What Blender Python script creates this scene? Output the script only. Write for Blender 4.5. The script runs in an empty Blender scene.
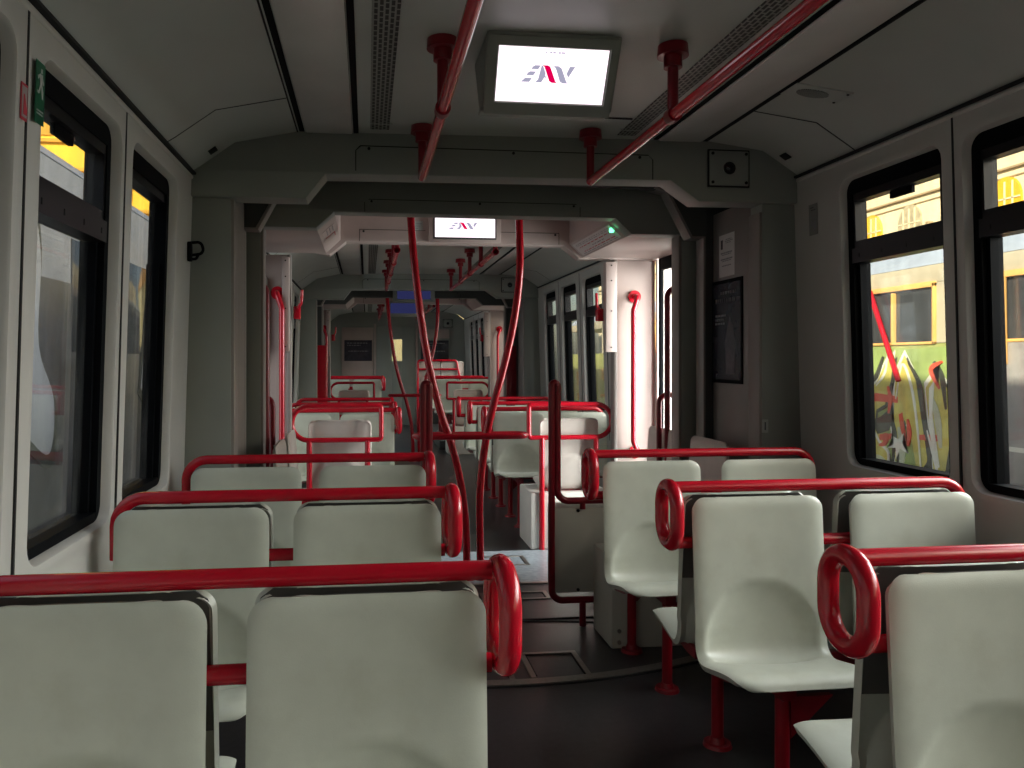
import bpy, bmesh, math, random
from mathutils import Vector, Matrix
random.seed(7)
scene = bpy.context.scene
COL = scene.collection
PI = math.pi
H = 2.24            # ceiling height


# ------------------------------------------------------------------ materials
def new_mat(name):
    m = bpy.data.materials.new(name)
    m.use_nodes = True
    return m, m.node_tree, m.node_tree.nodes['Principled BSDF']


def paint(name, col, rough=0.5, var=0.06, scale=9.0, bump=0.0, bscale=300.0, metal=0.0, spec=0.5, coat=0.0, dirt=None, dscale=3.0, damt=0.5):
    m, nt, b = new_mat(name)
    b.inputs['Roughness'].default_value = rough
    b.inputs['Metallic'].default_value = metal
    b.inputs['Specular IOR Level'].default_value = spec
    b.inputs['Coat Weight'].default_value = coat
    b.inputs['Coat Roughness'].default_value = 0.12
    tc = nt.nodes.new('ShaderNodeTexCoord')
    n = nt.nodes.new('ShaderNodeTexNoise')
    n.inputs['Scale'].default_value = scale
    n.inputs['Detail'].default_value = 5
    nt.links.new(tc.outputs['Object'], n.inputs['Vector'])
    r = nt.nodes.new('ShaderNodeValToRGB')
    r.color_ramp.elements[0].position = 0.3
    r.color_ramp.elements[1].position = 0.7
    r.color_ramp.elements[0].color = tuple(c * (1 - var) for c in col) + (1,)
    r.color_ramp.elements[1].color = tuple(min(1, c * (1 + var)) for c in col) + (1,)
    nt.links.new(n.outputs['Fac'], r.inputs['Fac'])
    out = r.outputs['Color']
    if dirt:
        n2 = nt.nodes.new('ShaderNodeTexNoise')
        n2.inputs['Scale'].default_value = dscale
        n2.inputs['Detail'].default_value = 8
        n2.inputs['Roughness'].default_value = 0.65
        nt.links.new(tc.outputs['Object'], n2.inputs['Vector'])
        mr = nt.nodes.new('ShaderNodeMapRange')
        mr.inputs[1].default_value = 0.52
        mr.inputs[2].default_value = 0.72
        mr.inputs[4].default_value = damt
        nt.links.new(n2.outputs['Fac'], mr.inputs[0])
        mx = nt.nodes.new('ShaderNodeMix')
        mx.data_type = 'RGBA'
        nt.links.new(mr.outputs[0], mx.inputs[0])
        nt.links.new(out, mx.inputs[6])
        mx.inputs[7].default_value = dirt + (1,)
        out = mx.outputs[2]
    nt.links.new(out, b.inputs['Base Color'])
    if bump:
        n3 = nt.nodes.new('ShaderNodeTexNoise')
        n3.inputs['Scale'].default_value = bscale
        nt.links.new(tc.outputs['Object'], n3.inputs['Vector'])
        bp = nt.nodes.new('ShaderNodeBump')
        bp.inputs['Strength'].default_value = bump
        bp.inputs['Distance'].default_value = 0.002
        nt.links.new(n3.outputs['Fac'], bp.inputs['Height'])
        nt.links.new(bp.outputs['Normal'], b.inputs['Normal'])
    return m


def emit(name, col, s):
    m = bpy.data.materials.new(name)
    m.use_nodes = True
    nt = m.node_tree
    nt.nodes.clear()
    e = nt.nodes.new('ShaderNodeEmission')
    e.inputs[0].default_value = col + (1,)
    e.inputs[1].default_value = s
    o = nt.nodes.new('ShaderNodeOutputMaterial')
    nt.links.new(e.outputs[0], o.inputs[0])
    return m


def glass_mat(name, tint, ior=1.5, dirt=0.04, fboost=1.0):
    m = bpy.data.materials.new(name)
    m.use_nodes = True
    nt = m.node_tree
    nt.nodes.clear()
    tr = nt.nodes.new('ShaderNodeBsdfTransparent')
    tr.inputs[0].default_value = tint + (1,)
    gl = nt.nodes.new('ShaderNodeBsdfGlossy')
    gl.inputs['Roughness'].default_value = 0.03
    df = nt.nodes.new('ShaderNodeBsdfDiffuse')
    df.inputs[0].default_value = (0.55, 0.56, 0.56, 1)
    tc = nt.nodes.new('ShaderNodeTexCoord')
    mp = nt.nodes.new('ShaderNodeMapping')
    mp.inputs['Scale'].default_value = (9, 9, 1.2)
    nz = nt.nodes.new('ShaderNodeTexNoise')
    nz.inputs['Scale'].default_value = 3.0
    nz.inputs['Detail'].default_value = 6
    nt.links.new(tc.outputs['Object'], mp.inputs[0])
    nt.links.new(mp.outputs[0], nz.inputs['Vector'])
    mr = nt.nodes.new('ShaderNodeMapRange')
    mr.inputs[1].default_value = 0.4
    mr.inputs[2].default_value = 0.75
    mr.inputs[3].default_value = dirt * 0.25
    mr.inputs[4].default_value = dirt * 2.0
    nt.links.new(nz.outputs['Fac'], mr.inputs[0])
    m1 = nt.nodes.new('ShaderNodeMixShader')
    nt.links.new(mr.outputs[0], m1.inputs[0])
    nt.links.new(tr.outputs[0], m1.inputs[1])
    nt.links.new(df.outputs[0], m1.inputs[2])
    fr = nt.nodes.new('ShaderNodeFresnel')
    # a pane has two faces: give the far face the same outside-in Fresnel as the near one
    ge = nt.nodes.new('ShaderNodeNewGeometry')
    ir = nt.nodes.new('ShaderNodeMapRange')
    ir.inputs[3].default_value = ior
    ir.inputs[4].default_value = 1.0 / ior
    nt.links.new(ge.outputs['Backfacing'], ir.inputs[0])
    nt.links.new(ir.outputs[0], fr.inputs[0])
    m2 = nt.nodes.new('ShaderNodeMixShader')
    nt.links.new(fr.outputs[0], m2.inputs[0])
    nt.links.new(m1.outputs[0], m2.inputs[1])
    nt.links.new(gl.outputs[0], m2.inputs[2])
    o = nt.nodes.new('ShaderNodeOutputMaterial')
    nt.links.new(m2.outputs[0], o.inputs[0])
    return m


def slots_mat(name, px, py, fx, fy, col, hole=(0.006, 0.006, 0.006)):
    """perforated sheet: staggered elongated holes in object XY"""
    m, nt, b = new_mat(name)
    b.inputs['Roughness'].default_value = 0.55
    tc = nt.nodes.new('ShaderNodeTexCoord')
    sp = nt.nodes.new('ShaderNodeSeparateXYZ')
    nt.links.new(tc.outputs['Object'], sp.inputs[0])

    def mth(op, a, bb=None):
        n = nt.nodes.new('ShaderNodeMath')
        n.operation = op
        for k, v in enumerate((a, bb)):
            if v is None:
                continue
            if isinstance(v, (int, float)):
                n.inputs[k].default_value = v
            else:
                nt.links.new(v, n.inputs[k])
        return n.outputs[0]
    ux = mth('DIVIDE', sp.outputs[0], px)
    col_i = mth('FLOOR', ux)
    odd = mth('MULTIPLY', mth('MODULO', mth('ABSOLUTE', col_i), 2.0), 0.5)
    uy = mth('ADD', mth('DIVIDE', sp.outputs[1], py), odd)
    fx_ = mth('ABSOLUTE', mth('SUBTRACT', mth('FRACT', ux), 0.5))
    fy_ = mth('ABSOLUTE', mth('SUBTRACT', mth('FRACT', uy), 0.5))
    hole_f = mth('MULTIPLY', mth('LESS_THAN', fx_, fx / 2), mth('LESS_THAN', fy_, fy / 2))
    mx = nt.nodes.new('ShaderNodeMix')
    mx.data_type = 'RGBA'
    nt.links.new(hole_f, mx.inputs[0])
    mx.inputs[6].default_value = col + (1,)
    mx.inputs[7].default_value = hole + (1,)
    nt.links.new(mx.outputs[2], b.inputs['Base Color'])
    return m


M = {}
M['seat'] = paint('seat_plastic', (0.51, 0.53, 0.455), 0.36, 0.05, 14, bump=0.1, bscale=420, dirt=(0.40, 0.40, 0.31), dscale=5, damt=0.45)
M['seat_lit'] = paint('seat_plastic_lit', (0.60, 0.55, 0.50), 0.36, 0.05, 14, bump=0.2, bscale=420)  # same seat plastic, with the vestibule's pinkish light put into its colour
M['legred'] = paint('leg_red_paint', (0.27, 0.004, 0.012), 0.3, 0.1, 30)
M['cover'] = paint('gap_shade_backing', (0.085, 0.085, 0.078), 0.5, 0.05, 12)  # dark backing added so the gap between back-to-back shells looks shaded
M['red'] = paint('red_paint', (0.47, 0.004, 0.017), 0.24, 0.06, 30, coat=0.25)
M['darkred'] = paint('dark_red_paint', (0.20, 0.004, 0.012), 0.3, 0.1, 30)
M['wall'] = paint('wall_laminate', (0.47, 0.455, 0.425), 0.42, 0.03, 6, bump=0.12, bscale=260, dirt=(0.43, 0.40, 0.35), dscale=2.5, damt=0.4)
M['ceil'] = paint('ceiling_panel', (0.47, 0.49, 0.465), 0.45, 0.03, 5, bump=0.1, bscale=260)
M['bulk'] = paint('bulkhead_panel', (0.26, 0.275, 0.25), 0.5, 0.03, 5, bump=0.12, bscale=300)
M['trim'] = paint('edge_profile', (0.27, 0.24, 0.22), 0.45, 0.04, 6)
M['soffit'] = paint('vestibule_panel_lit', (0.43, 0.345, 0.315), 0.45, 0.04, 6, bump=0.1, bscale=260)  # pink cast of bounced red light is mixed into this base colour
M['gang'] = paint('gangway_rubber_ring', (0.05, 0.052, 0.048), 0.6, 0.08, 8)
M['black'] = paint('black_rubber', (0.004, 0.0045, 0.0055), 0.6, 0.1, 20, spec=0.04)
M['seam'] = paint('dark_gap', (0.006, 0.006, 0.006), 0.7, 0.1, 20)
M['frame'] = paint('anodised_dark_frame', (0.012, 0.011, 0.012), 0.32, 0.1, 25, spec=0.25)
M['floor'] = paint('floor_vinyl', (0.026, 0.0245, 0.027), 0.32, 0.25, 40, bump=0.15, bscale=400, dirt=(0.065, 0.06, 0.06), dscale=2.0, damt=0.6)
M['steel'] = paint('brushed_steel', (0.30, 0.28, 0.25), 0.35, 0.12, 60, metal=0.75)
M['light'] = paint('lamp_cover', (0.80, 0.77, 0.75), 0.14, 0.06, 4)
M['box'] = paint('equipment_box_paint', (0.55, 0.55, 0.48), 0.45, 0.04, 8, bump=0.15, bscale=300)
M['white'] = paint('white_panel', (0.70, 0.67, 0.62), 0.4, 0.03, 8)
M['paper'] = paint('paper', (0.62, 0.60, 0.58), 0.6, 0.03, 12)
M['ink'] = paint('printed_ink', (0.05, 0.05, 0.06), 0.6, 0.1, 12)
M['inkred'] = paint('printed_red', (0.45, 0.03, 0.05), 0.6, 0.1, 12)
M['inkgrey'] = paint('printed_grey', (0.22, 0.22, 0.23), 0.6, 0.1, 12)
M['poster'] = paint('dark_poster', (0.035, 0.033, 0.045), 0.25, 0.3, 12)
M['posterlite'] = paint('poster_print', (0.09, 0.075, 0.085), 0.3, 0.3, 30)
M['green'] = paint('green_sign', (0.006, 0.085, 0.04), 0.35, 0.1, 20)
M['signwhite'] = paint('sign_white', (0.42, 0.44, 0.42), 0.4, 0.05, 20)
M['blackgloss'] = paint('black_gloss', (0.01, 0.008, 0.012), 0.06, 0.1, 20)
M['slots'] = slots_mat('perforated_slots', 0.0155, 0.036, 0.62, 0.80, (0.27, 0.28, 0.255))
M['mesh'] = slots_mat('speaker_mesh', 0.006, 0.006, 0.55, 0.55, (0.30, 0.31, 0.29), (0.08, 0.08, 0.075))
M['glass'] = glass_mat('window_glass', (0.86, 0.88, 0.88), 1.5, 0.05)
M['clear'] = glass_mat('door_glass', (0.93, 0.95, 0.95), 1.5, 0.03)
M['screen'] = emit('screen_glow', (1.0, 0.86, 0.93), 1.6)
M['logogrey'] = emit('screen_logo_grey', (0.42, 0.41, 0.55), 1.0)
M['logopink'] = emit('screen_logo_pink', (0.80, 0.0, 0.085), 1.0)
M['screenblue'] = emit('idle_screen_glow', (0.035, 0.04, 0.14), 0.6)
M['led'] = emit('green_led', (0.1, 1.0, 0.35), 6.0)


# ------------------------------------------------------------------ mesh helpers
def link(name, mesh, mat=None, parent=None):
    o = bpy.data.objects.new(name, mesh)
    COL.objects.link(o)
    if mat is not None and mesh is not None and len(mesh.materials) == 0:
        mesh.materials.append(mat)
    if parent is not None:
        o.parent = parent
    return o


def bm_mesh(bm, name, smooth=None):
    bmesh.ops.recalc_face_normals(bm, faces=bm.faces[:])
    me = bpy.data.meshes.new(name)
    bm.to_mesh(me)
    bm.free()
    if smooth is not None:
        for p in me.polygons:
            p.use_smooth = True
        me.set_sharp_from_angle(angle=math.radians(smooth))
    return me


def add_box(bm, x0, x1, y0, y1, z0, z1, bev=0.0, seg=2):
    r = bmesh.ops.create_cube(bm, size=1.0)
    vs = r['verts']
    for v in vs:
        v.co.x = (x0 + x1) / 2 + v.co.x * (x1 - x0)
        v.co.y = (y0 + y1) / 2 + v.co.y * (y1 - y0)
        v.co.z = (z0 + z1) / 2 + v.co.z * (z1 - z0)
    if bev > 0:
        es = list({e for v in vs for e in v.link_edges})
        bmesh.ops.bevel(bm, geom=es, offset=bev, segments=seg, affect='EDGES', profile=0.5)


def box(name, x0, x1, y0, y1, z0, z1, mat, parent=None, bev=0.004):
    bm = bmesh.new()
    add_box(bm, min(x0, x1), max(x0, x1), min(y0, y1), max(y0, y1), min(z0, z1), max(z0, z1), bev)
    return link(name, bm_mesh(bm, name, 40), mat, parent)


def add_prism(bm, pts, d0, d1, axis='y', bev=0.0):
    """closed polygon pts -> prism. axis y: pts are (x,z); axis x: pts (y,z); axis z: pts (x,y)"""
    def co(p, d):
        if axis == 'y':
            return (p[0], d, p[1])
        if axis == 'x':
            return (d, p[0], p[1])
        return (p[0], p[1], d)
    a = [bm.verts.new(co(p, d0)) for p in pts]
    b = [bm.verts.new(co(p, d1)) for p in pts]
    fs = [bm.faces.new(a), bm.faces.new(b[::-1])]
    n = len(pts)
    for i in range(n):
        fs.append(bm.faces.new((a[i], a[(i + 1) % n], b[(i + 1) % n], b[i])))
    bmesh.ops.recalc_face_normals(bm, faces=fs)
    if bev > 0:
        es = list({e for f in fs[:2] for e in f.edges})
        bmesh.ops.bevel(bm, geom=es, offset=bev, segments=2, affect='EDGES', profile=0.5)


def prism(name, pts, d0, d1, mat, parent=None, axis='y', bev=0.0):
    bm = bmesh.new()
    add_prism(bm, pts, d0, d1, axis, bev)
    return link(name, bm_mesh(bm, name, 35), mat, parent)


def fillet(pts, r, n=6, closed=False):
    P = [Vector(p) for p in pts]
    out = []
    N = len(P)
    for i in range(N):
        if not closed and i in (0, N - 1):
            out.append(P[i])
            continue
        rr = r[i] if isinstance(r, (list, tuple)) else r
        a, b, c = P[i - 1], P[i], P[(i + 1) % N]
        d1, d2 = (a - b), (c - b)
        l1, l2 = d1.length, d2.length
        d1.normalize(); d2.normalize()
        ang = d1.angle(d2)
        if ang > PI - 0.02 or rr <= 0:
            out.append(b)
            continue
        t = min(rr / math.tan(ang / 2), l1 * 0.49, l2 * 0.49)
        rr = t * math.tan(ang / 2)
        cen = b + (d1 + d2).normalized() * (rr / math.sin(ang / 2))
        s, e = b + d1 * t - cen, b + d2 * t - cen
        tot = s.angle(e)
        ax = s.cross(e).normalized()
        for k in range(n + 1):
            out.append(cen + Matrix.Rotation(tot * k / n, 3, ax) @ s)
    return out


def catmull(pts, n=8):
    P = [Vector(p) for p in pts]
    P = [P[0] * 2 - P[1]] + P + [P[-1] * 2 - P[-2]]
    out = []
    for i in range(1, len(P) - 2):
        for k in range(n):
            t = k / n
            p0, p1, p2, p3 = P[i - 1:i + 3]
            out.append(0.5 * ((2 * p1) + (p2 - p0) * t + (2 * p0 - 5 * p1 + 4 * p2 - p3) * t * t + (3 * p1 - p0 - 3 * p2 + p3) * t ** 3))
    out.append(P[-2])
    return out


def add_tube(bm, pts, r, seg=14, closed=False, cap=True):
    P = [Vector(p) for p in pts]
    Q = [P[0]]
    for p in P[1:]:
        if (p - Q[-1]).length > 1e-5:
            Q.append(p)
    if closed and (Q[0] - Q[-1]).length < 1e-5:
        Q.pop()
    P = Q
    N = len(P)
    tang = []
    for i in range(N):
        if closed:
            t = P[(i + 1) % N] - P[i - 1]
        else:
            t = P[min(i + 1, N - 1)] - P[max(i - 1, 0)]
        tang.append(t.normalized())
    up = Vector((0, 0, 1)) if abs(tang[0].z) < 0.9 else Vector((1, 0, 0))
    nrm = (up - tang[0] * up.dot(tang[0])).normalized()
    rings = []
    for i in range(N):
        if i:
            ax = tang[i - 1].cross(tang[i])
            if ax.length > 1e-7:
                nrm = Matrix.Rotation(tang[i - 1].angle(tang[i]), 3, ax.normalized()) @ nrm
        nrm = (nrm - tang[i] * nrm.dot(tang[i])).normalized()
        bi = tang[i].cross(nrm)
        rings.append([bm.verts.new(P[i] + (nrm * math.cos(2 * PI * k / seg) + bi * math.sin(2 * PI * k / seg)) * r) for k in range(seg)])
    rng = range(N) if closed else range(N - 1)
    for i in rng:
        A, B = rings[i], rings[(i + 1) % N]
        off = 0
        if closed and i == N - 1:
            off = min(range(seg), key=lambda q: (B[q].co - A[0].co).length)
        for k in range(seg):
            bm.faces.new((A[k], A[(k + 1) % seg], B[(k + 1 + off) % seg], B[(k + off) % seg]))
    if cap and not closed:
        bm.faces.new(rings[0][::-1])
        bm.faces.new(rings[-1])


def tube(name, pts, r, mat, parent=None, closed=False, seg=14):
    bm = bmesh.new()
    add_tube(bm, pts, r, seg, closed)
    return link(name, bm_mesh(bm, name, 50), mat, parent)


def add_cyl(bm, c, r, h, axis='z', seg=20, r2=None):
    res = bmesh.ops.create_cone(bm, cap_ends=True, segments=seg, radius1=r, radius2=r if r2 is None else r2, depth=h)
    rot = {'z': Matrix.Identity(3), 'y': Matrix.Rotation(PI / 2, 3, 'X'), 'x': Matrix.Rotation(PI / 2, 3, 'Y')}[axis]
    for v in res['verts']:
        v.co = rot @ v.co + Vector(c)


def cyl(name, c, r, h, mat, parent=None, axis='z', seg=20, r2=None):
    bm = bmesh.new()
    add_cyl(bm, c, r, h, axis, seg, r2)
    return link(name, bm_mesh(bm, name, 40), mat, parent)


def mesh_of(name, fn, mat, parent=None, smooth=40):
    bm = bmesh.new()
    fn(bm)
    return link(name, bm_mesh(bm, name, smooth), mat, parent)


def thing(name, label, cat, loc=(0, 0, 0), group=None, rz=0.0):
    o = bpy.data.objects.new(name, None)
    o.empty_display_size = 0.1
    COL.objects.link(o)
    o.location = loc
    o.rotation_euler = (0, 0, rz)
    o['label'] = label
    o['category'] = cat
    if group:
        o['group'] = group
    return o


def tag(o, label, cat, group=None):
    o['label'] = label
    o['category'] = cat
    if group:
        o['group'] = group
    return o


def S(o):
    o['kind'] = 'structure'
    return o


def copy_thing(src, loc, rz, label, group=None):
    r = src.copy()
    COL.objects.link(r)
    r.location = loc
    r.rotation_euler = (0, 0, rz)
    r['label'] = label
    if group:
        r['group'] = group
    for ch in list(src.children):
        c = ch.copy()
        COL.objects.link(c)
        c.parent = r
        for g in list(ch.children):
            d = g.copy()
            COL.objects.link(d)
            d.parent = c
    return r


# ------------------------------------------------------------------ car shell
def wx(z):
    if z <= 0.85:
        return 1.362
    return 1.362 - (z - 0.85) * 0.032


WZ0 = {-1: 0.802, 1: 0.842}
WZ1 = {-1: 1.955, 1: 2.010}
ZT = {-1: 2.048, 1: 2.108}


def wall_side(name, side, y0, y1, wins, mat):
    bm = bmesh.new()

    def V(y, z, d=0.0):
        return bm.verts.new((side * (wx(z) + d), y, z))
    # lower wall, with a shallow ledge under the windows
    zs = [0.0, 0.10, 0.66, 0.74]
    ds = [0.0, 0.0, 0.0, 0.0]
    cols = [(V(y0, z, d), V(y1, z, d)) for z, d in zip(zs, ds)]
    for a, b in zip(cols[:-1], cols[1:]):
        bm.faces.new((a[0], a[1], b[1], b[0]))
    zt = ZT[side] + 0.008
    cuts = [y0]
    for (a, b), (c, d) in zip(wins[:-1], wins[1:]):
        cuts.append((b + c) / 2)
    cuts.append(y1)
    nn = 5
    for k, (a, b) in enumerate(wins):
        ya, yb = cuts[k], cuts[k + 1]
        R = [V(ya, 0.74), V(yb, 0.74), V(yb, zt), V(ya, zt)]
        r = 0.055
        cs = [((a + r, WZ0[side] + r), PI, 1.5 * PI), ((b - r, WZ0[side] + r), 1.5 * PI, 2 * PI), ((b - r, WZ1[side] - r), 0, PI / 2), ((a + r, WZ1[side] - r), PI / 2, PI)]
        # raised rounded surround, the hole and its reveal
        loops = []
        for grow, d in ((0.035, 0.0), (0.022, -0.007), (0.0, -0.007), (-0.004, 0.0), (-0.012, 0.075)):
            lp = []
            for (cc, t0, t1) in cs:
                arc = []
                for q in range(nn + 1):
                    t = t0 + (t1 - t0) * q / nn
                    arc.append(V(cc[0] + math.cos(t) * (r + grow), cc[1] + math.sin(t) * (r + grow), d))
                lp.append(arc)
            loops.append(lp)
        L0 = loops[0]
        for i in range(4):
            arc = L0[i]
            for q in range(nn):
                bm.faces.new((R[i], arc[q], arc[q + 1]))
            bm.faces.new((R[i], arc[nn], L0[(i + 1) % 4][0], R[(i + 1) % 4]))
        for A, B in zip(loops[:-1], loops[1:]):
            fa = [v for arc in A for v in arc]
            fb = [v for arc in B for v in arc]
            n = len(fa)
            for i in range(n):
                bm.faces.new((fa[i], fa[(i + 1) % n], fb[(i + 1) % n], fb[i]))
    bmesh.ops.remove_doubles(bm, verts=bm.verts[:], dist=0.0004)
    w = S(link(name, bm_mesh(bm, name, 30), mat))
    # dark joints between the panels
    bm = bmesh.new()
    for c in cuts[1:-1]:
        pts = [(c - 0.004, 0.62), (c + 0.004, 0.62), (c + 0.004, ZT[side]), (c - 0.004, ZT[side])]
        vs = [bm.verts.new((side * (wx(z) - 0.0015), y, z)) for y, z in pts] + [bm.verts.new((side * (wx(z) + 0.012), y, z)) for y, z in pts]
        for f in ((0, 1, 2, 3), (7, 6, 5, 4), (0, 4, 5, 1), (1, 5, 6, 2), (2, 6, 7, 3), (3, 7, 4, 0)):
            bm.faces.new([vs[i] for i in f])
    if len(bm.verts):
        link('panel_joint', bm_mesh(bm, 'panel_joint'), M['seam'], w)
    else:
        bm.free()
    return w


WIN_N = [0]


def wbox(bm, side, y0, y1, z0, z1, d0, d1):
    vs = []
    for z in (z0, z1):
        for y in (y0, y1):
            for d in (d0, d1):
                vs.append(bm.verts.new((side * (wx(z) + d), y, z)))
    f = ((0, 1, 3, 2), (4, 6, 7, 5), (0, 4, 5, 1), (2, 3, 7, 6), (0, 2, 6, 4), (1, 5, 7, 3))
    for q in f:
        bm.faces.new([vs[i] for i in q])


def window(side, a, b, detail=True, fixed=False):
    WIN_N[0] += 1
    a -= 0.012
    b += 0.012
    z0, z1 = WZ0[side] - 0.012, WZ1[side] + 0.012
    e = WZ1[side] - 1.955

    def fr(bm):
        # outer black gasket frame
        wbox(bm, side, a, a + 0.05, z0, z1, 0.022, 0.085)
        wbox(bm, side, b - 0.05, b, z0, z1, 0.022, 0.085)
        wbox(bm, side, a, b, z0, z0 + 0.045, 0.022, 0.085)
        wbox(bm, side, a, b, z1 - 0.075, z1, 0.022, 0.085)
        wbox(bm, side, a + 0.045, a + 0.064, z0 + 0.04, 1.63 + e, 0.040, 0.085)
        wbox(bm, side, b - 0.064, b - 0.045, z0 + 0.04, 1.63 + e, 0.040, 0.085)
    f = S(mesh_of('window_%d' % WIN_N[0], fr, M['black']))

    if fixed:
        link('top_frame', bm_mesh_from(lambda bm: wbox(bm, side, a + 0.045, b - 0.045, 1.862 + e, 1.925 + e, 0.03, 0.08)), M['frame'], f)
        link('single_pane', bm_mesh_from(lambda bm: wbox(bm, side, a + 0.04, b - 0.04, z0 + 0.03, 1.88 + e, 0.062, 0.068)), M['glass'], f)
        return f

    def sash(bm):
        wbox(bm, side, a + 0.045, b - 0.045, 1.612 + e, 1.672 + e, 0.018, 0.080)
        wbox(bm, side, a + 0.050, b - 0.050, 1.668 + e, 1.700 + e, 0.026, 0.072)
        wbox(bm, side, a + 0.050, b - 0.050, 1.862 + e, 1.925 + e, 0.026, 0.072)
        wbox(bm, side, a + 0.050, a + 0.062, 1.66 + e, 1.90 + e, 0.026, 0.072)
        wbox(bm, side, b - 0.062, b - 0.050, 1.66 + e, 1.90 + e, 0.026, 0.072)
    link('hopper_sash', bm_mesh_from(sash), M['frame'], f)
    if detail:
        def bolts(bm):
            for q in range(4):
                y = a + 0.09 + (b - a - 0.18) * q / 3
                wbox(bm, side, y - 0.003, y + 0.003, 1.632 + e, 1.648 + e, 0.0165, 0.02)
        link('sash_bolt', bm_mesh_from(bolts), M['seam'], f)
        # maker's strip at the top of the hopper glass
        link('sash_strip', bm_mesh_from(lambda bm: wbox(bm, side, (a + b) / 2 - 0.07, (a + b) / 2 + 0.05, 1.835 + e, 1.863 + e, 0.045, 0.058)), M['black'], f)
    link('lower_pane', bm_mesh_from(lambda bm: wbox(bm, side, a + 0.04, b - 0.04, z0 + 0.03, 1.62 + e, 0.062, 0.068)), M['glass'], f)
    link('upper_pane', bm_mesh_from(lambda bm: wbox(bm, side, a + 0.06, b - 0.06, 1.69 + e, 1.88 + e, 0.050, 0.056)), M['glass'], f)
    return f


def bm_mesh_from(fn, smooth=40):
    bm = bmesh.new()
    fn(bm)
    return bm_mesh(bm, 'part', smooth)


CEIL = {-1: [(0.90, 2.228), (1.15, 2.175), (1.290, 2.072), (1.330, 2.046)], 1: [(0.90, 2.250), (1.16, 2.215), (1.295, 2.130), (1.332, 2.106)]}
OUT_L = [(-1.362, 2.060), (-1.16, 2.195), (-0.90, 2.250)]
OUT_R = [(0.90, 2.272), (1.17, 2.235), (1.362, 2.130)]


def ceiling(name, y0, y1):
    inner = [(-x, z) for x, z in CEIL[-1][::-1]] + [(0.0, 2.24)] + CEIL[1]
    outer = [(x * 1.09, z + 0.10) for x, z in inner]
    return S(prism(name, inner + outer[::-1], y0, y1, M['ceil']))


def cove_trim(y0, y1, seams=()):
    for s in (-1, 1):
        def f(bm):
            add_box(bm, s * 1.318 - 0.010, s * 1.318 + 0.012, y0, y1, ZT[s] - 0.012, ZT[s] - 0.003)
        S(mesh_of('trim_cove', f, M['seam']))
        # rounded lip below the dark gap
        S(tube('trim_cove', [(s * 1.327, y0, ZT[s] - 0.022), (s * 1.327, y1, ZT[s] - 0.022)], 0.010, M['wall']))
    if seams:
        def g(bm):
            for y in seams:
                for s in (-1, 1):
                    pr = [(x, z - 0.0012) for x, z in CEIL[s]]
                    up = [(s * x, z) for x, z in pr]
                    lo = [(s * x, z + 0.01) for x, z in pr]
                    add_prism(bm, up + lo[::-1], y - 0.003, y + 0.003)
            for s in (-1, 1):
                add_box(bm, s * 0.896 - 0.003, s * 0.896 + 0.003, y0, y1, CEIL[s][0][1] - 0.002, 2.26)
        S(mesh_of('trim_ceiling_joint', g, M['seam']))


def sym(pts):
    """right-half outline from x=0 outwards -> full, mirrored"""
    return [(-x, z) for x, z in pts[::-1]] + [p for p in pts]


PROF = [(1.36, 0), (1.362, 0.85), (1.322, 2.07), (1.15, 2.195), (0.90, 2.245)]


def bulkhead(y, mat, lowj=1.170, panel=True, name='wall_bulkhead', jamb=None):
    """end wall of a section: header with stepped soffit, and a jamb each side"""
    pts = [(-1.336, 1.950), (-0.862, 1.950), (-0.780, 2.055), (0.728, 2.070), (0.860, 1.980), (1.336, 1.985)] + OUT_R[::-1] + OUT_L[::-1]
    h = S(prism(name, pts, y - 0.025, y + 0.11, mat, bev=0.007))
    for s in (-1, 1):
        zj = 1.949 if s < 0 else 1.983
        jp = [(s * lowj, 0), (s * 1.362, 0), (s * 1.362, 0.85), (s * 1.329, zj), (s * lowj, zj)]
        j = S(prism(name, jp, y, y + 0.11, jamb or mat, bev=0.006))
        # lighter edge profile along the opening
        S(box('trim_jamb', s * (lowj - 0.012), s * (lowj + 0.004), y + 0.004, y + 0.106, 0.0, 1.945, M['trim'], bev=0.004))
    if panel:
        def ln(bm):
            t = 0.002
            x0, x1, z0, z1 = -0.655, 0.645, 2.072, 2.178
            for q in (-1, 1):
                pass
            add_box(bm, x0 + 0.02, x1 - 0.02, y - 0.0265, y - 0.02, z1 - t, z1 + t)
            add_box(bm, x0 - t, x0 + t, y - 0.0265, y - 0.02, z0, z1 - 0.02)
            add_box(bm, x1 - t, x1 + t, y - 0.0265, y - 0.02, z0, z1 - 0.02)
            for (xa, xb) in ((x0, x0 + 0.02), (x1, x1 - 0.02)):
                add_prism(bm, [(xa - t, z1 - 0.02), (xa + t, z1 - 0.02), (xb + t, z1 - t), (xb, z1 + t), (xb - t, z1 + t)], y - 0.0265, y - 0.02)
        link('access_panel_joint', bm_mesh_from(ln), M['seam'], h)
        for x in (-0.60, 0.02, 0.585):
            cyl('screw', (x, y - 0.026, 2.167), 0.0065, 0.006, M['seam'], h, 'y', 10)
    return h


def ring_wall(name, y, th, inner, mat, dx=0.0):
    """portal plate: car outline minus a stepped opening (inner = right-half points from floor up to centre)"""
    pts = [(1.362, 0), (1.362, 0.85)] + OUT_R[::-1] + OUT_L[::-1] + [(-1.362, 0.85), (-1.362, 0)]
    pts = pts + [(dx - x, z) for x, z in inner] + [(dx + x, z) for x, z in inner[::-1]]
    return S(prism(name, pts, y, y + th, mat, bev=0.006))


# ------------------------------------------------------------------ floors
S(box('floor', -1.44, 1.44, -4.76, 15.45, -0.06, 0.0, M['floor'], bev=0))

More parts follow.
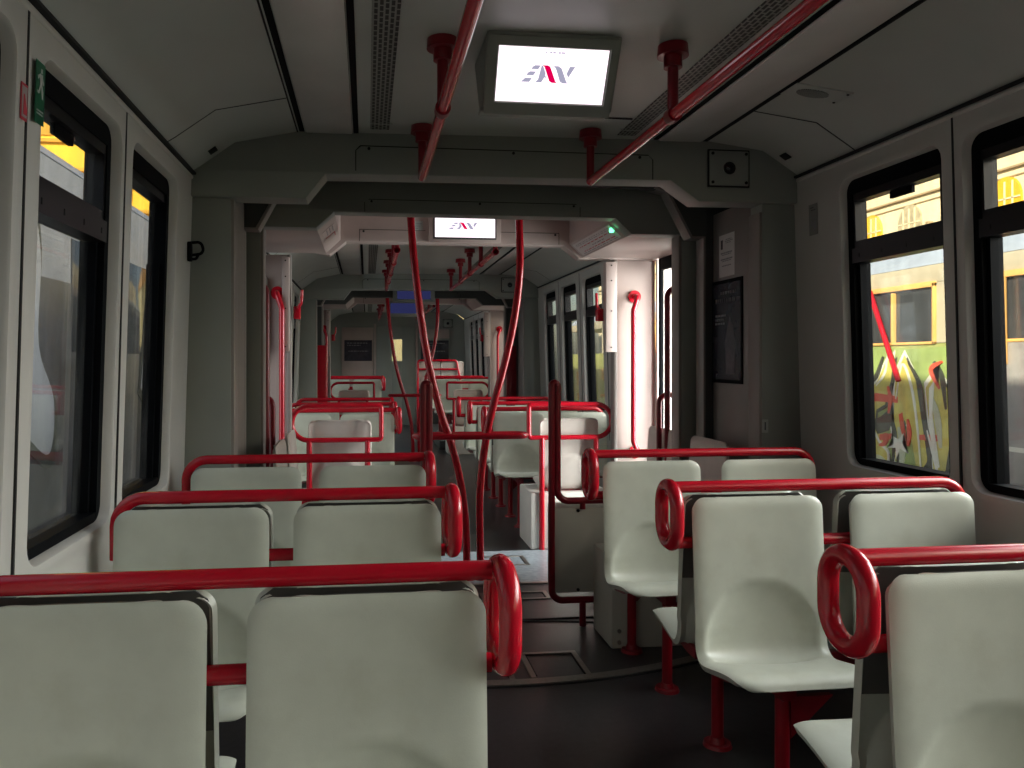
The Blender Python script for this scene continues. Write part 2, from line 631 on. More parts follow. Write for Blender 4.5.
CARS = [(-4.7, 3.3), (5.05, 8.6), (10.35, 15.3)]
WINA = {-1: [(-4.47, -3.91), (-3.78, -3.22), (-3.09, -2.53), (-2.40, -1.84), (-1.71, -1.15), (-1.02, -0.46), (-0.33, 0.23), (0.36, 0.92), (1.10, 1.68), (1.805, 2.365), (2.47, 3.03)],
        1: [(-4.51, -3.91), (-3.82, -3.22), (-3.13, -2.53), (-2.44, -1.84), (-1.75, -1.15), (-1.06, -0.46), (-0.37, 0.23), (0.32, 0.92), (1.01, 1.61), (1.70, 2.30), (2.39, 2.955)]}
WINB = [(5.42, 6.00), (6.20, 6.78), (6.98, 7.55), (7.76, 8.30)]
WINC = [(10.72, 11.20), (11.40, 11.88), (12.06, 12.54), (12.72, 13.20), (13.38, 13.86), (14.04, 14.52)]
for k, ((y0, y1), wn) in enumerate(zip(CARS, (WINA, WINB, WINC))):
    for side, nm in ((-1, 'wall_left'), (1, 'wall_right')):
        wins = wn[side] if k == 0 else wn
        wall_side(nm, side, y0, y1 + 0.02, wins, M['wall'])
        for (a, b) in wins:
            window(side, a, b, k == 0, k == 0 and side < 0 and a > 2.4)
    ceiling('ceiling', y0, y1)
    cove_trim(y0, y1, {0: (0.3, 2.86), 1: (5.9, 7.95), 2: ()}[k])

S(box('wall_back', -1.40, 1.40, -4.76, -4.7, 0, 2.3, M['bulk'], bev=0))


# ------------------------------------------------------------------ section ends, gangways and door vestibules
def gangway(D, near):
    bulkhead(3.3 + D, M['bulk'])
    # gangway tunnel: side panels, roof, dark ring and inner portal
    for s in (-1, 1):
        S(box('wall_gangway', s * 1.205, s * 1.24, 3.445 + D, 3.88 + D, 0.0, 2.04, M['trim'], bev=0.004))
        S(box('trim_gangway_gasket', s * 1.19, s * 1.25, 3.412 + D, 3.445 + D, 0.0, 2.05, M['black'], bev=0.01))
    S(box('ceiling_gangway', -1.36, 1.36, 3.40 + D, 4.02 + D, 2.215, 2.26, M['gang'], bev=0))
    for s in (-1, 1):
        S(box('wall_gangway_outer', s * 1.30, s * 1.34, 3.40 + D, 4.02 + D, 0.0, 2.24, M['gang'], bev=0))
    dx = -0.03
    lip = [(1.19, 0), (1.19, 1.925), (1.12, 1.925), (0.99, 2.165), (0.92, 2.18)]
    ring_wall('wall_gangway_ring', 3.87 + D, 0.05, lip[:4] + [(0.0, 2.19)], M['gang'], dx)
    # pale lip of that ring
    for s in (-1, 1):
        S(prism('trim_gangway_lip', [(dx + s * x, z) for x, z in lip] + [(dx + s * (x - 0.012), z - 0.010) for x, z in lip[::-1]], 3.865 + D, 3.96 + D, M['trim'], bev=0.003))
    zl = 1.952
    inner = [(1.115, 0), (1.115, zl), (0.835, zl), (0.745, 2.035), (0.0, 2.035)]
    pw = ring_wall('wall_portal', 4.0 + D, 0.10, inner, M['bulk'] if near else M['gang'], dx)

    def pl(bm):
        add_box(bm, -0.60, 0.50, 3.9985 + D, 4.004 + D, 2.103, 2.106)
        for x in (-0.62, 0.52):
            add_box(bm, x - 0.0015, x + 0.0015, 3.9985 + D, 4.004 + D, 2.04, 2.09)
    link('access_panel_joint', bm_mesh_from(pl), M['seam'], pw)
    for x in (-0.585, -0.02, 0.485):
        cyl('screw', (x, 3.998 + D, 2.094), 0.006, 0.006, M['seam'], pw, 'y', 10)
    for s in (-1, 1):
        S(box('trim_portal_jamb', dx + s * 1.10, dx + s * 1.118, 4.004 + D, 4.105 + D, 0, 1.95, M['trim'], bev=0.004))
    # vestibule: stepped soffit each side, recessed ceiling, header with the screen
    for s in (-1, 1):
        S(prism('ceiling_vestibule', [(s * 1.46, zl), (dx + s * 0.835, zl), (dx + s * 0.745, 2.04), (dx + s * 0.745, 2.24), (s * 1.46, 2.24)], 4.10 + D, 4.95 + D, M['soffit'], bev=0.004))
    S(box('ceiling_vestibule', -0.80, 0.80, 4.08 + D, 5.06 + D, 2.235, 2.27, M['soffit'], bev=0))
    hz = 2.03
    right = [(0.71, hz), (0.815, 1.945), (1.375, 1.945), (1.37, 2.03)]
    hd = S(prism('wall_header', [(dx + x, z) for x, z in right] + OUT_R[::-1] + OUT_L[::-1] + [(dx - x, z) for x, z in right[::-1] if x < 1.36], 4.95 + D, 5.06 + D, M['soffit'], bev=0.006))

    def ln(bm):
        for (x0, x1) in ((-0.655, -0.235), (0.255, 0.645)):
            add_box(bm, x0, x1, 4.9485 + D, 4.955 + D, 2.108, 2.111)
        for x in (-0.655, 0.645):
            add_box(bm, x - 0.0015, x + 0.0015, 4.9485 + D, 4.955 + D, 2.035, 2.11)
    link('access_panel_joint', bm_mesh_from(ln), M['seam'], hd)
    for x in (-0.63, 0.62):
        cyl('screw', (x, 4.948 + D, 2.098), 0.007, 0.006, M['seam'], hd, 'y', 10)
    for s in (-1, 1):
        # windscreen panels either side of the doorway
        S(box('wall_windscreen', dx + s * 1.07, s * 1.318, 4.985 + D, 5.04 + D, 0, 1.945, M['soffit'], bev=0.008))
        S(box('trim_windscreen_post', dx + s * 1.056, dx + s * 1.08, 4.97 + D, 5.05 + D, 0, 1.945, M['trim'], bev=0.008))
        # door pocket posts
        S(box('trim_door_post', s * 1.318, s * 1.42, 4.10 + D, 4.17 + D, 0, 1.95, M['soffit'], bev=0.006))
        S(box('trim_door_post', s * 1.318, s * 1.42, 4.955 + D, 4.985 + D, 0, 1.95, M['white'], bev=0.006))
        S(box('trim_door_sill', s * 1.26, s * 1.44, 4.17 + D, 4.93 + D, 0.0, 0.012, M['steel'], bev=0.002))
        # sliding door: two leaves
        WIN = []
        for (a, b) in ((4.17, 4.55), (4.55, 4.93)):
            def leaf(bm):
                x0, x1 = (1.318, 1.343) if s > 0 else (-1.343, -1.318)
                add_box(bm, x0, x1, a + D, a + 0.032 + D, 0.015, 1.95, 0.004)
                add_box(bm, x0, x1, b - 0.032 + D, b + D, 0.015, 1.95, 0.004)
                add_box(bm, x0, x1, a + 0.03 + D, b - 0.03 + D, 0.015, 0.16, 0.004)
                add_box(bm, x0, x1, a + 0.03 + D, b - 0.03 + D, 1.87, 1.95, 0.004)
            DOOR_N[0] += 1
            d = S(mesh_of('door_%d' % DOOR_N[0], leaf, M['black']))
            xg = s * 1.33
            link('door_pane', bm_mesh_from(lambda bm: add_box(bm, xg - 0.003, xg + 0.003, a + 0.03 + D, b - 0.03 + D, 0.15, 1.88)), M['clear'], d)


DOOR_N = [0]
gangway(0.0, True)
gangway(5.3, False)

# lift-out floor hatches, joint plates and the curved turntable edge in the near gangway
def arc_strip(name, cx, cy, r0, r1, half, z0, z1, mat, n=40):
    pts = []
    for k in range(n + 1):
        t = -half + 2 * half * k / n
        pts.append((cx + r0 * math.sin(t), cy - r0 * math.cos(t)))
    for k in range(n, -1, -1):
        t = -half + 2 * half * k / n
        pts.append((cx + r1 * math.sin(t), cy - r1 * math.cos(t)))
    bm = bmesh.new()
    a = [bm.verts.new((x, y, z1)) for x, y in pts]
    b = [bm.verts.new((x, y, z0)) for x, y in pts]
    m = n + 1
    for k in range(n):
        bm.faces.new((a[k], a[k + 1], a[2 * m - 2 - k], a[2 * m - 1 - k]))
        bm.faces.new((a[k], b[k], b[k + 1], a[k + 1]))
        bm.faces.new((a[2 * m - 1 - k], a[2 * m - 2 - k], b[2 * m - 2 - k], b[2 * m - 1 - k]))
    return S(link(name, bm_mesh(bm, name), mat))


arc_strip('trim_turntable_edge', 0.0, 5.02, 2.06, 2.01, 0.42, 0, 0.006, M['steel'])
arc_strip('trim_turntable_joint', 0.0, 5.02, 2.075, 2.062, 0.42, 0, 0.003, M['seam'])
arc_strip('trim_gangway_joint', 0.0, 1.6, -2.10, -2.085, 0.5, 0, 0.004, M['seam'])


def hatch_frame(x0, x1, y0, y1, w=0.022, closed=True):
    def f(bm):
        add_box(bm, x0, x0 + w, y0, y1, 0, 0.005, 0.001, 1)
        add_box(bm, x1 - w, x1, y0, y1, 0, 0.005, 0.001, 1)
        add_box(bm, x0 + w, x1 - w, y1 - w, y1, 0, 0.005, 0.001, 1)
        if closed:
            add_box(bm, x0 + w, x1 - w, y0, y0 + w, 0, 0.005, 0.001, 1)
    o = S(mesh_of('trim_floor_hatch', f, M['steel']))
    link('hatch_joint', bm_mesh_from(lambda bm: (add_box(bm, x0 + w, x0 + w + 0.006, y0 + w, y1 - w, 0, 0.0035), add_box(bm, x1 - w - 0.006, x1 - w, y0 + w, y1 - w, 0, 0.0035))), M['seam'], o)


hatch_frame(0.045, 0.295, 3.02, 3.285, closed=False)
hatch_frame(-0.36, -0.02, 3.02, 3.285, closed=False)
hatch_frame(0.0, 0.37, 4.02, 4.16)
hatch_frame(0.10, 0.40, 4.70, 4.93)
S(box('trim_gangway_plate', -1.1, 1.1, 4.30, 4.335, 0, 0.006, M['steel'], bev=0.001))
S(box('trim_gangway_plate', -1.1, 1.1, 3.70, 3.715, 0, 0.006, M['seam'], bev=0.001))
S(box('trim_floor_daylight', -1.3, 1.3, 4.34, 5.07, 0, 0.0025, paint('vestibule_vinyl_lit', (0.42, 0.48, 0.53), 0.24, 0.15, 30, bump=0.1, bscale=300), bev=0))  # floor sheet with the doors' bluish daylight painted into its colour

# far section: low podiums and end wall
for s in (-1, 1):
    S(box('floor_podium', s * 0.42, s * 1.36, 10.95, 15.3, 0.0, 0.13, M['gang'], bev=0.01))


# ------------------------------------------------------------------ seats
def seat_shell_mesh():
    W = 0.207
    prof = [(0.018, 0.862), (0.013, 0.78), (0.006, 0.68), (-0.001, 0.58), (-0.007, 0.50), (-0.012, 0.445), (-0.020, 0.412), (-0.044, 0.396), (-0.085, 0.402), (-0.14, 0.414), (-0.195, 0.424), (-0.230, 0.426), (-0.252, 0.417), (-0.262, 0.398)]
    P = catmull([(0, y, z) for y, z in prof], 6)
    L = [0.0]
    for a, b in zip(P[:-1], P[1:]):
        L.append(L[-1] + (b - a).length)
    T = L[-1]

    def at(s):
        s = max(0, min(T, s))
        for i in range(len(L) - 1):
            if s <= L[i + 1] + 1e-9:
                f = (s - L[i]) / max(1e-9, L[i + 1] - L[i])
                return P[i].lerp(P[i + 1], f)
        return P[-1]
    r1, r2 = 0.042, 0.055
    ss = []
    for k in range(7):
        ss.append(r1 * (1 - math.cos(k / 7 * PI / 2)))
    n = 48
    for k in range(n + 1):
        ss.append(r1 + (T - r1 - r2) * k / n)
    for k in range(1, 8):
        ss.append(T - r2 + r2 * math.sin(k / 7 * PI / 2))
    us = [-1 + 2 * k / 38 for k in range(39)]
    us = [math.copysign(1 - (1 - abs(u)) ** 1.25, u) for u in us]
    bm = bmesh.new()
    grid = []
    for s in ss:
        p = at(s)
        q = at(s + 0.004) - at(s - 0.004)
        nrm = Vector((0, q.z, -q.y)).normalized()      # points to the sitter (-y on the back, +z on the pan)
        if nrm.y > 0 and s < T * 0.5:
            nrm.negate()
        if s >= T * 0.5 and nrm.z < 0 and s < T * 0.9:
            nrm.negate()
        w = W
        if s < r1:
            w = W - r1 + math.sqrt(max(0, r1 * r1 - (r1 - s) ** 2))
        if s > T - r2:
            w = W - r2 + math.sqrt(max(0, r2 * r2 - (r2 - (T - s)) ** 2))
        # gentle taper of the pan
        w *= 1.0 - 0.03 * max(0, (s - 0.45) / (T - 0.45))
        row = []
        for u in us:
            x = u * w
            # pressed hollow running from the low back into the pan
            dish = 0.0
            d = (x / 0.178) ** 2 + ((s - 0.435) / (0.185 if s < 0.435 else 0.105)) ** 2
            if d < 1.0:
                dish = (1 - d) ** 0.55 * 0.027
            edge = 0.010 * abs(u) ** 10 + 0.007 * max(0.0, 1 - s / 0.035) ** 2.2
            curve = 0.010 * u * u if s < T * 0.55 else 0.004 * u * u
            off = -dish - edge + curve
            row.append(bm.verts.new(Vector((x, p.y, p.z)) + nrm * off))
        grid.append(row)
    for A, B in zip(grid[:-1], grid[1:]):
        for k in range(len(us) - 1):
            bm.faces.new((A[k], A[k + 1], B[k + 1], B[k]))
    me = bm_mesh(bm, 'seat_shell', 60)
    return me


SHELL = seat_shell_mesh()
# thicken the shell to the back
_t = link('seat_shell', SHELL, M['seat'])
_fy = sum(p.normal.y for p in SHELL.polygons)
_md = _t.modifiers.new('thick', 'SOLIDIFY')
_md.thickness = 0.017
_md.offset = -1.0 if _fy < 0 else 1.0
_dg = bpy.context.evaluated_depsgraph_get()
SHELL = bpy.data.meshes.new_from_object(_t.evaluated_get(_dg))
bpy.data.objects.remove(_t)
for p in SHELL.polygons:
    p.use_smooth = True
SHELL.set_sharp_from_angle(angle=math.radians(50))
SHELL_LIT = SHELL.copy()
SHELL_LIT.materials.clear()
SHELL_LIT.materials.append(M['seat_lit'])


def bracket_mesh():
    bm = bmesh.new()
    for xx in (-0.165, 0.153):
        add_prism(bm, [(-0.21, 0.402), (0.0, 0.385), (0.030, 0.385), (0.030, 0.352), (-0.03, 0.352), (-0.12, 0.367)], xx, xx + 0.012, 'x')
    add_box(bm, -0.165, 0.165, -0.02, 0.028, 0.352, 0.366, 0.002, 1)
    return bm_mesh(bm, 'mounting_bracket', 40)


BRACKET = bracket_mesh()


def gap_shade_mesh():
    bm = bmesh.new()
    zs = [0.60 + 0.2585 * k / 16 for k in range(17)]
    rows = []
    for z in zs:
        y = 0.004 + (z - 0.62) * 0.06 + 0.0185
        w = 0.2005
        if z > 0.82:
            w -= 0.04 - math.sqrt(max(0, 0.04 ** 2 - (z - 0.82) ** 2))
        rows.append([bm.verts.new((u * w, y - 0.010 * u * u, z)) for u in [-1 + 2 * q / 12 for q in range(13)]] + [bm.verts.new((u * w, y + 0.005 - 0.010 * u * u, z)) for u in [1 - 2 * q / 12 for q in range(13)]])
    for A, B in zip(rows[:-1], rows[1:]):
        for k in range(26):
            bm.faces.new((A[k], A[(k + 1) % 26], B[(k + 1) % 26], B[k]))
    bm.faces.new(rows[0])
    bm.faces.new(rows[-1])
    return bm_mesh(bm, 'gap_shade', 40)


GAP_SHADE = gap_shade_mesh()
PROTO = {}


def seat(x, y, rz, label, group, z=0.0, pink=False):
    key = pink
    if key not in PROTO:
        t = thing('seat', label, 'seat', (x, y, z), group, rz)
        link('seat_shell', SHELL_LIT if pink else SHELL, None, t)
        link('mounting_bracket', BRACKET, M['darkred'], t)
        if not pink:
            link('gap_shade', GAP_SHADE, M['cover'], t)
        PROTO[key] = t
        return t
    return copy_thing(PROTO[key], (x, y, z), rz, label, group)


def frame_meshes(s):
    """one red seat frame; s=+1 stands on the right of the aisle, -1 on the left. Local origin: car centre line, row position"""
    out = {}
    R = 0.0178
    xr = 0.384 if s < 0 else 0.328
    xe = 1.295 if s < 0 else 1.27
    bm = bmesh.new()
    add_tube(bm, fillet([(s * xe, 0, 0.722), (s * xe, 0, 0.890), (s * xr, 0, 0.890)], 0.075), R)
    out['top_rail'] = bm_mesh(bm, 'top_rail', 50)
    bm = bmesh.new()
    add_tube(bm, [(s * xe, 0, 0.722), (s * xr, 0, 0.722)], R)
    out['lower_rail'] = bm_mesh(bm, 'lower_rail', 50)
    bm = bmesh.new()

    def lp(y, z):
        return (s * (xr - 0.020 + 0.05 * y), y, z)
    path = fillet([lp(-0.068, 0.722), lp(-0.068, 0.895), lp(0.068, 0.895), lp(0.068, 0.722)], 0.064, 8, closed=True)
    add_tube(bm, path, 0.0206, 16, closed=True)
    out['grab_loop'] = bm_mesh(bm, 'grab_loop', 50)
    bm = bmesh.new()
    add_box(bm, s * 0.555 - 0.022, s * 0.555 + 0.022, -0.24, 0.24, 0.335, 0.375, 0.006)
    add_box(bm, min(s * 0.555, s * 1.362), max(s * 0.555, s * 1.362), -0.022, 0.022, 0.335, 0.375, 0.006)
    add_prism(bm, [(s * 0.575, 0.335), (s * 0.70, 0.335), (s * 0.575, 0.22)], -0.21, -0.19, 'y')
    add_prism(bm, [(s * 0.575, 0.335), (s * 0.70, 0.335), (s * 0.575, 0.22)], 0.19, 0.21, 'y')
    add_box(bm, s * 0.605 - 0.02, s * 0.605 + 0.02, -0.002, 0.012, 0.37, 0.71, 0.004)
    add_box(bm, s * 1.08 - 0.02, s * 1.08 + 0.02, -0.002, 0.012, 0.37, 0.71, 0.004)
    out['support_beam'] = bm_mesh(bm, 'support_beam', 40)
    for k, y in enumerate((-0.2, 0.2)):
        bm = bmesh.new()
        add_cyl(bm, (s * 0.555, y, 0.17), 0.0195, 0.335, 'z', 18)
        out['leg%d' % k] = bm_mesh(bm, 'leg', 40)
        bm = bmesh.new()
        add_cyl(bm, (s * 0.555, y, 0.006), 0.047, 0.012, 'z', 24, 0.043)
        add_cyl(bm, (s * 0.555, y, 0.020), 0.028, 0.02, 'z', 20, 0.022)
        out['foot%d' % k] = bm_mesh(bm, 'foot_plate', 40)
    return out


FM = {1: frame_meshes(1), -1: frame_meshes(-1)}


def seat_stand(s, y, label, group, z=0.0, x=0.0):
    t = thing('seat_stand', label, 'seat stand', (x, y, z), group)
    for k in ('top_rail', 'lower_rail', 'grab_loop'):
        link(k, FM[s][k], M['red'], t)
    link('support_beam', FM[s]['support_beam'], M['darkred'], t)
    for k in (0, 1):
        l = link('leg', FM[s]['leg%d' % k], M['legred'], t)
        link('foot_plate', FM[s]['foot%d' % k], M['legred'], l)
    return t


SXS = {-1: (0.605, 1.085), 1: (0.58, 1.085)}
ROWN = ('nearest', 'second', 'third')
SN = {-1: 'left', 1: 'right'}
for k, y in enumerate((1.385, 2.225, 3.055)):
    for s in (-1, 1):
        row = '%s row on the %s' % (ROWN[k], SN[s])
        grp = 'seat frames of the near section'
        seat_stand(s, y, 'red tube seat frame with top rail and grab loop, %s' % row, grp, 0.0, 0.0 if s < 0 else (0.004, -0.013, -0.013)[k])
        for q, x in enumerate(SXS[s]):
            w = ('aisle', 'window')[q]
            x -= (0.0, 0.0 if s < 0 else 0.02, 0.02 if s < 0 else 0.035)[k]
            seat(s * x, y - 0.048, 0, 'pale green-grey seat facing the camera, %s side, %s' % (w, row), 'seats of the near section')
            if k < 2:
                seat(s * x, y + 0.072, PI, 'pale green-grey seat facing away, back to back, %s side, %s' % (w, row), 'seats of the near section')
ROWM = ('first', 'second', 'third')
for k, y in enumerate((6.0, 6.85, 7.70)):
    for s in (-1, 1):
        row = '%s %s row beyond the crossed red poles' % (ROWM[k], SN[s])
        seat_stand(s, y, 'red tube seat frame with grab loop, %s' % row, 'seat frames of the middle section')
        for q, x in enumerate(SXS[s]):
            w = ('aisle', 'window')[q]
            seat(s * x, y - 0.048, 0, 'pale seat facing the camera, %s side, %s' % (w, row), 'seats of the middle section')
            if q == 0:
                seat(s * x, y + 0.072, PI, 'pale seat facing away, aisle side, %s' % row, 'seats of the middle section')
for k, y in enumerate((11.3, 12.15)):
    for s in (-1, 1):
        row = '%s %s row of the farthest section' % (ROWM[k], SN[s])
        seat_stand(s, y, 'red tube seat frame with grab loop, %s' % row, 'seat frames of the far section', 0.13)
        for q, x in enumerate(SXS[s]):
            seat(s * x, y - 0.048, 0, 'pale seat facing the camera, %s side, %s' % (('aisle', 'window')[q], row), 'seats of the far section', 0.13)
# two white seat backs standing higher at the far end, right
for q, x in enumerate((0.50, 0.93)):
    seat(x, 13.9, PI, 'white seat back raised in a red frame by the far end wall, %s' % ('nearer the aisle' if q == 0 else 'nearer the window'), 'raised seats at the far end', 0.40, True)
t = thing('seat_guard', 'red tube frame around the raised white seats at the far end', 'seat frame', (0, 13.85, 0.13))
tube('guard_loop', fillet([(0.30, 0, 0.0), (0.30, 0, 1.15), (1.0, 0, 1.15), (1.22, 0, 0.0)], 0.05), 0.02, M['red'], t)
tube('cross_bar', [(0.30, 0, 0.99), (1.03, 0, 0.99)], 0.018, M['red'], t)
box('plinth', 0.30, 1.2, 0.06, 0.5, 0.0, 0.63, M['gang'], t)

# single seats that back onto the vestibules, with their guard frames and plinths
for D, where in ((0.0, 'behind the crossed red poles'), (5.3, 'at the far vestibule')):
    for s in (-1, 1):
        sd = SN[s]
        pl = thing('seat_plinth', 'white box plinth under the single seat %s, %s' % (where, sd), 'box', (s * 0.78 - 0.02, 5.32 + D, 0), 'seat plinths')
        box('plinth_body', -0.275, 0.275, -0.24, 0.15, 0, 0.385, M['white'], pl, 0.012)
        box('access_door', -0.22, 0.27, -0.2455, -0.238, 0.05, 0.33, M['white'], pl, 0.002)
        seat(s * 0.765 - (0.02 if s < 0 else 0), 5.16 + D, PI, 'single seat in a warm lit tint seen from behind, %s, %s' % (where, sd), 'single seats at the vestibules', 0.02, True)
        g = thing('seat_guard', 'bright red loop guard behind the single seat %s, %s' % (where, sd), 'seat frame', (-0.045 if s < 0 else 0, 5.075 + D, 0), 'seat guards at the vestibules')
        rr = [0.022, 0.022, 0.115, 0.115]
        tube('guard_loop', fillet([(s * 0.47, 0, 0.755), (s * 0.47, 0, 0.978), (s * 1.045, 0, 0.978), (s * 1.045, 0, 0.755)], rr, 10, True), 0.0165, M['red'], g, True)
        for x in (0.56, 0.935):
            l = tube('leg', [(s * x, 0, 0.0), (s * x, 0, 0.755)], 0.0185, M['red'], g)

# sideways seats in the gangway, against the side panels
for s in (-1, 1):
    for y, w in ((3.68 if s > 0 else 3.76, 'nearer'), (4.29, 'farther')):
        seat(1.07 if s > 0 else -1.0, y, -s * PI / 2, 'pale grey sideways seat against the %s side of the gangway, %s of two' % (SN[s], w), 'sideways gangway seats', 0.02, True)

# barrier frames at the gangway with a panel low down
for s in (-1, 1):
    g = thing('barrier_frame', 'dark red hairpin barrier with low grey panel at the gangway, %s of the aisle' % SN[s], 'barrier', (0, 3.60, 0), 'gangway barriers')
    xa, xb = (0.268, 0.296) if s > 0 else (0.345, 0.319)
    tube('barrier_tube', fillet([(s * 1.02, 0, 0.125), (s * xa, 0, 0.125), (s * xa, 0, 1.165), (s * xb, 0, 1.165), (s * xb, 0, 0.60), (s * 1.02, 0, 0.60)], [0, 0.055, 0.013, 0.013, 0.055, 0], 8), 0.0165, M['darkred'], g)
    pn = box('barrier_panel', s * 0.285, s * 0.98, 0.012, 0.16, 0.155, 0.565, M['box'], g, 0.008)
    for x in (0.40, 0.85):
        cyl('panel_screw', (s * x, 0.010, 0.55), 0.008, 0.008, M['seam'], pn, 'y', 10)
        cyl('panel_screw', (s * x, 0.010, 0.17), 0.008, 0.008, M['seam'], pn, 'y', 10)
    for x in (0.42, 0.9):
        tube('stub_post', [(s * x, 0, 0.0), (s * x, 0, 0.125)], 0.016, M['darkred'], g)
        tube('stub_post', [(s * x, 0.0, 0.56), (s * x, 0, 0.60)], 0.014, M['darkred'], g)

bx = thing('equipment_box', 'grey-green steel box on the floor under the third right row', 'box', (0.87, 3.42, 0))
box('box_body', -0.41, 0.47, -0.135, 0.14, 0, 0.405, M['box'], bx, 0.01)
for z in (0.03, 0.08, 0.37):
    cyl('box_screw', (-0.375, -0.137, z), 0.009, 0.008, M['steel'], bx, 'y', 12)


# ------------------------------------------------------------------ poles, rails, handles
def pole_pair(Y, label, grp):
    g = thing('grab_pole', label, 'grab pole', (0.0, Y, 0), grp)
    L = [(-0.357, 2.20), (-0.356, 2.085), (-0.338, 1.854), (-0.304, 1.565), (-0.257, 1.276), (-0.187, 0.986), (-0.117, 0.775), (-0.059, 0.519), (-0.035, 0.285), (-0.03, 0.0)]
    Rr = [(0.275, 2.20), (0.279, 2.098), (0.283, 1.805), (0.249, 1.511), (0.183, 1.217), (0.126, 1.013), (0.077, 0.779), (0.047, 0.517), (0.046, 0.283), (0.052, 0.0)]
    for P in (L, Rr):
        p = tube('curved_pole', catmull([(x, 0, z) for x, z in P], 6), 0.0225, M['red'], g)
        cyl('foot_plate', (P[-1][0], 0, 0.012), 0.058, 0.024, M['red'], p, 'z', 24, 0.045)
    tube('grab_ring', fillet([(-0.33, -0.052, 0.835), (0.315, -0.052, 0.835), (0.315, 0.052, 0.835), (-0.33, 0.052, 0.835)], 0.05, 8, True), 0.019, M['red'], g, True)
    return g


pole_pair(4.45, 'pair of curved red poles crossing in the near vestibule, joined by a flat ring', 'curved pole pairs')
pole_pair(9.75, 'distant pair of curved red poles joined by a ring, far vestibule', 'curved pole pairs')


def overhead(x, y0, y1, brs, label, bend=True):
    g = thing('overhead_rail', label, 'grab rail', (x, 0, 0), 'overhead grab rails')
    z = 2.025
    pts = [(0, y0, z), (0, y1, z)]
    tube('rail', pts, 0.0175, M['red'], g, seg=18)
    for k, y in enumerate(brs):
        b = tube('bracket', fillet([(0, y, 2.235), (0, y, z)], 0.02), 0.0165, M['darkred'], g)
        cyl('flange', (0, y, 2.222), 0.048, 0.034, M['darkred'], b, 'z', 24, 0.045)
        cyl('collar', (0, y, 2.19), 0.028, 0.04, M['darkred'], b, 'z', 20)
        if y != y1:
            cyl('clamp', (0, y, z), 0.0235, 0.04, M['darkred'], b, 'y', 20)
    return g


overhead(-0.383, -1.6, 3.16, (-0.6, 0.45, 1.4, 2.30, 3.16), 'red overhead grab rail on the left of the near ceiling')
overhead(0.325, -1.6, 3.15, (-0.6, 0.45, 1.4, 2.27, 3.15), 'red overhead grab rail on the right of the near ceiling')
overhead(-0.405, 5.25, 8.2, (5.27, 5.95, 6.7, 7.42, 8.2), 'red overhead grab rail on the left of the middle section ceiling')
overhead(0.275, 5.25, 8.1, (5.27, 5.95, 6.61, 7.27, 8.1), 'red overhead grab rail on the right of the middle section ceiling')
overhead(-0.39, 10.5, 14.2, (10.52, 11.4, 12.3, 13.2, 14.2), 'red overhead grab rail on the left of the farthest ceiling')
overhead(0.30, 10.5, 14.2, (10.52, 11.4, 12.3, 13.2, 14.2), 'red overhead grab rail on the right of the farthest ceiling')

for D, w in ((0.0, 'near'), (5.3, 'far')):
    for s in (-1, 1):
        g = thing('handrail', 'tall bright red handrail on the %s windscreen of the %s vestibule' % (SN[s], w), 'handrail', (s * 1.17, 4.985 + D, 0), 'windscreen handrails')
        x = -s * 0.035
        tube('rail', fillet([(0, 0, 1.70), (0, -0.075, 1.70), (x, -0.085, 1.60), (x, -0.085, 0.74), (0, -0.075, 0.66), (0, 0, 0.66)], 0.05, 8), 0.0175, M['red'], g)
        for z in (1.70, 0.66):
            cyl('flange', (0, -0.008, z), 0.042, 0.016, M['red'], g, 'y', 24)
        if D == 0.0:
            g = thing('handrail', 'darker red handrails behind the %s portal jamb by the door' % SN[s], 'handrail', (1.12 if s > 0 else -1.175, 4.20, 0), 'door handrails')
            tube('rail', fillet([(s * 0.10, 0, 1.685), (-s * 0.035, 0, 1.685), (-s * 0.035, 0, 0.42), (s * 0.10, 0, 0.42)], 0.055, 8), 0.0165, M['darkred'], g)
            tube('lower_rail', fillet([(s * 0.06, 0.06, 1.075), (-s * 0.06, 0.06, 1.075), (-s * 0.06, 0.06, 0.10)], 0.05, 8), 0.0155, M['darkred'], g)

        # light strip with screws and the emergency handle beside it
        v = thing('cover_strip', 'pale cover strip with screws on the %s windscreen edge, %s vestibule' % (SN[s], w), 'cover strip', (-1.115 if s < 0 else 0.992, 4.95 + D, 0), 'windscreen cover strips')
        box('strip_body', -0.022 if s < 0 else -0.038, 0.022 if s < 0 else 0.038, -0.03, 0.03, 1.33, 1.925, M['soffit'], v, 0.006)
        for z in (1.36, 1.60, 1.80, 1.90):
            cyl('strip_screw', (0.0, -0.031, z), 0.005, 0.006, M['seam'], v, 'y', 8)
        hnd = thing('emergency_handle', 'small red emergency door handle, %s side of the %s vestibule' % (SN[s], w), 'handle', (-1.05 if s < 0 else 0.935, 5.0 + D, 1.62), 'emergency handles')
        mesh_of('handle_base', lambda bm: add_box(bm, -0.022, 0.022, -0.03, 0.03, -0.085, 0.0, 0.008), M['red'], hnd)
        tube('lever', fillet([(0, -0.02, -0.02), (-s * 0.03, -0.04, 0.02), (-s * 0.035, -0.045, 0.10)], 0.02), 0.010, M['red'], hnd)

c = thing('door_control', 'dark grey rounded control box on the left windscreen of the near vestibule', 'control box', (-1.275, 4.96, 1.55))
box('control_body', -0.045, 0.045, -0.03, 0.024, -0.28, 0.25, M['bulk'], c, 0.02)
box('control_face', -0.03, 0.03, -0.034, -0.028, -0.24, 0.2, M['gang'], c, 0.004)

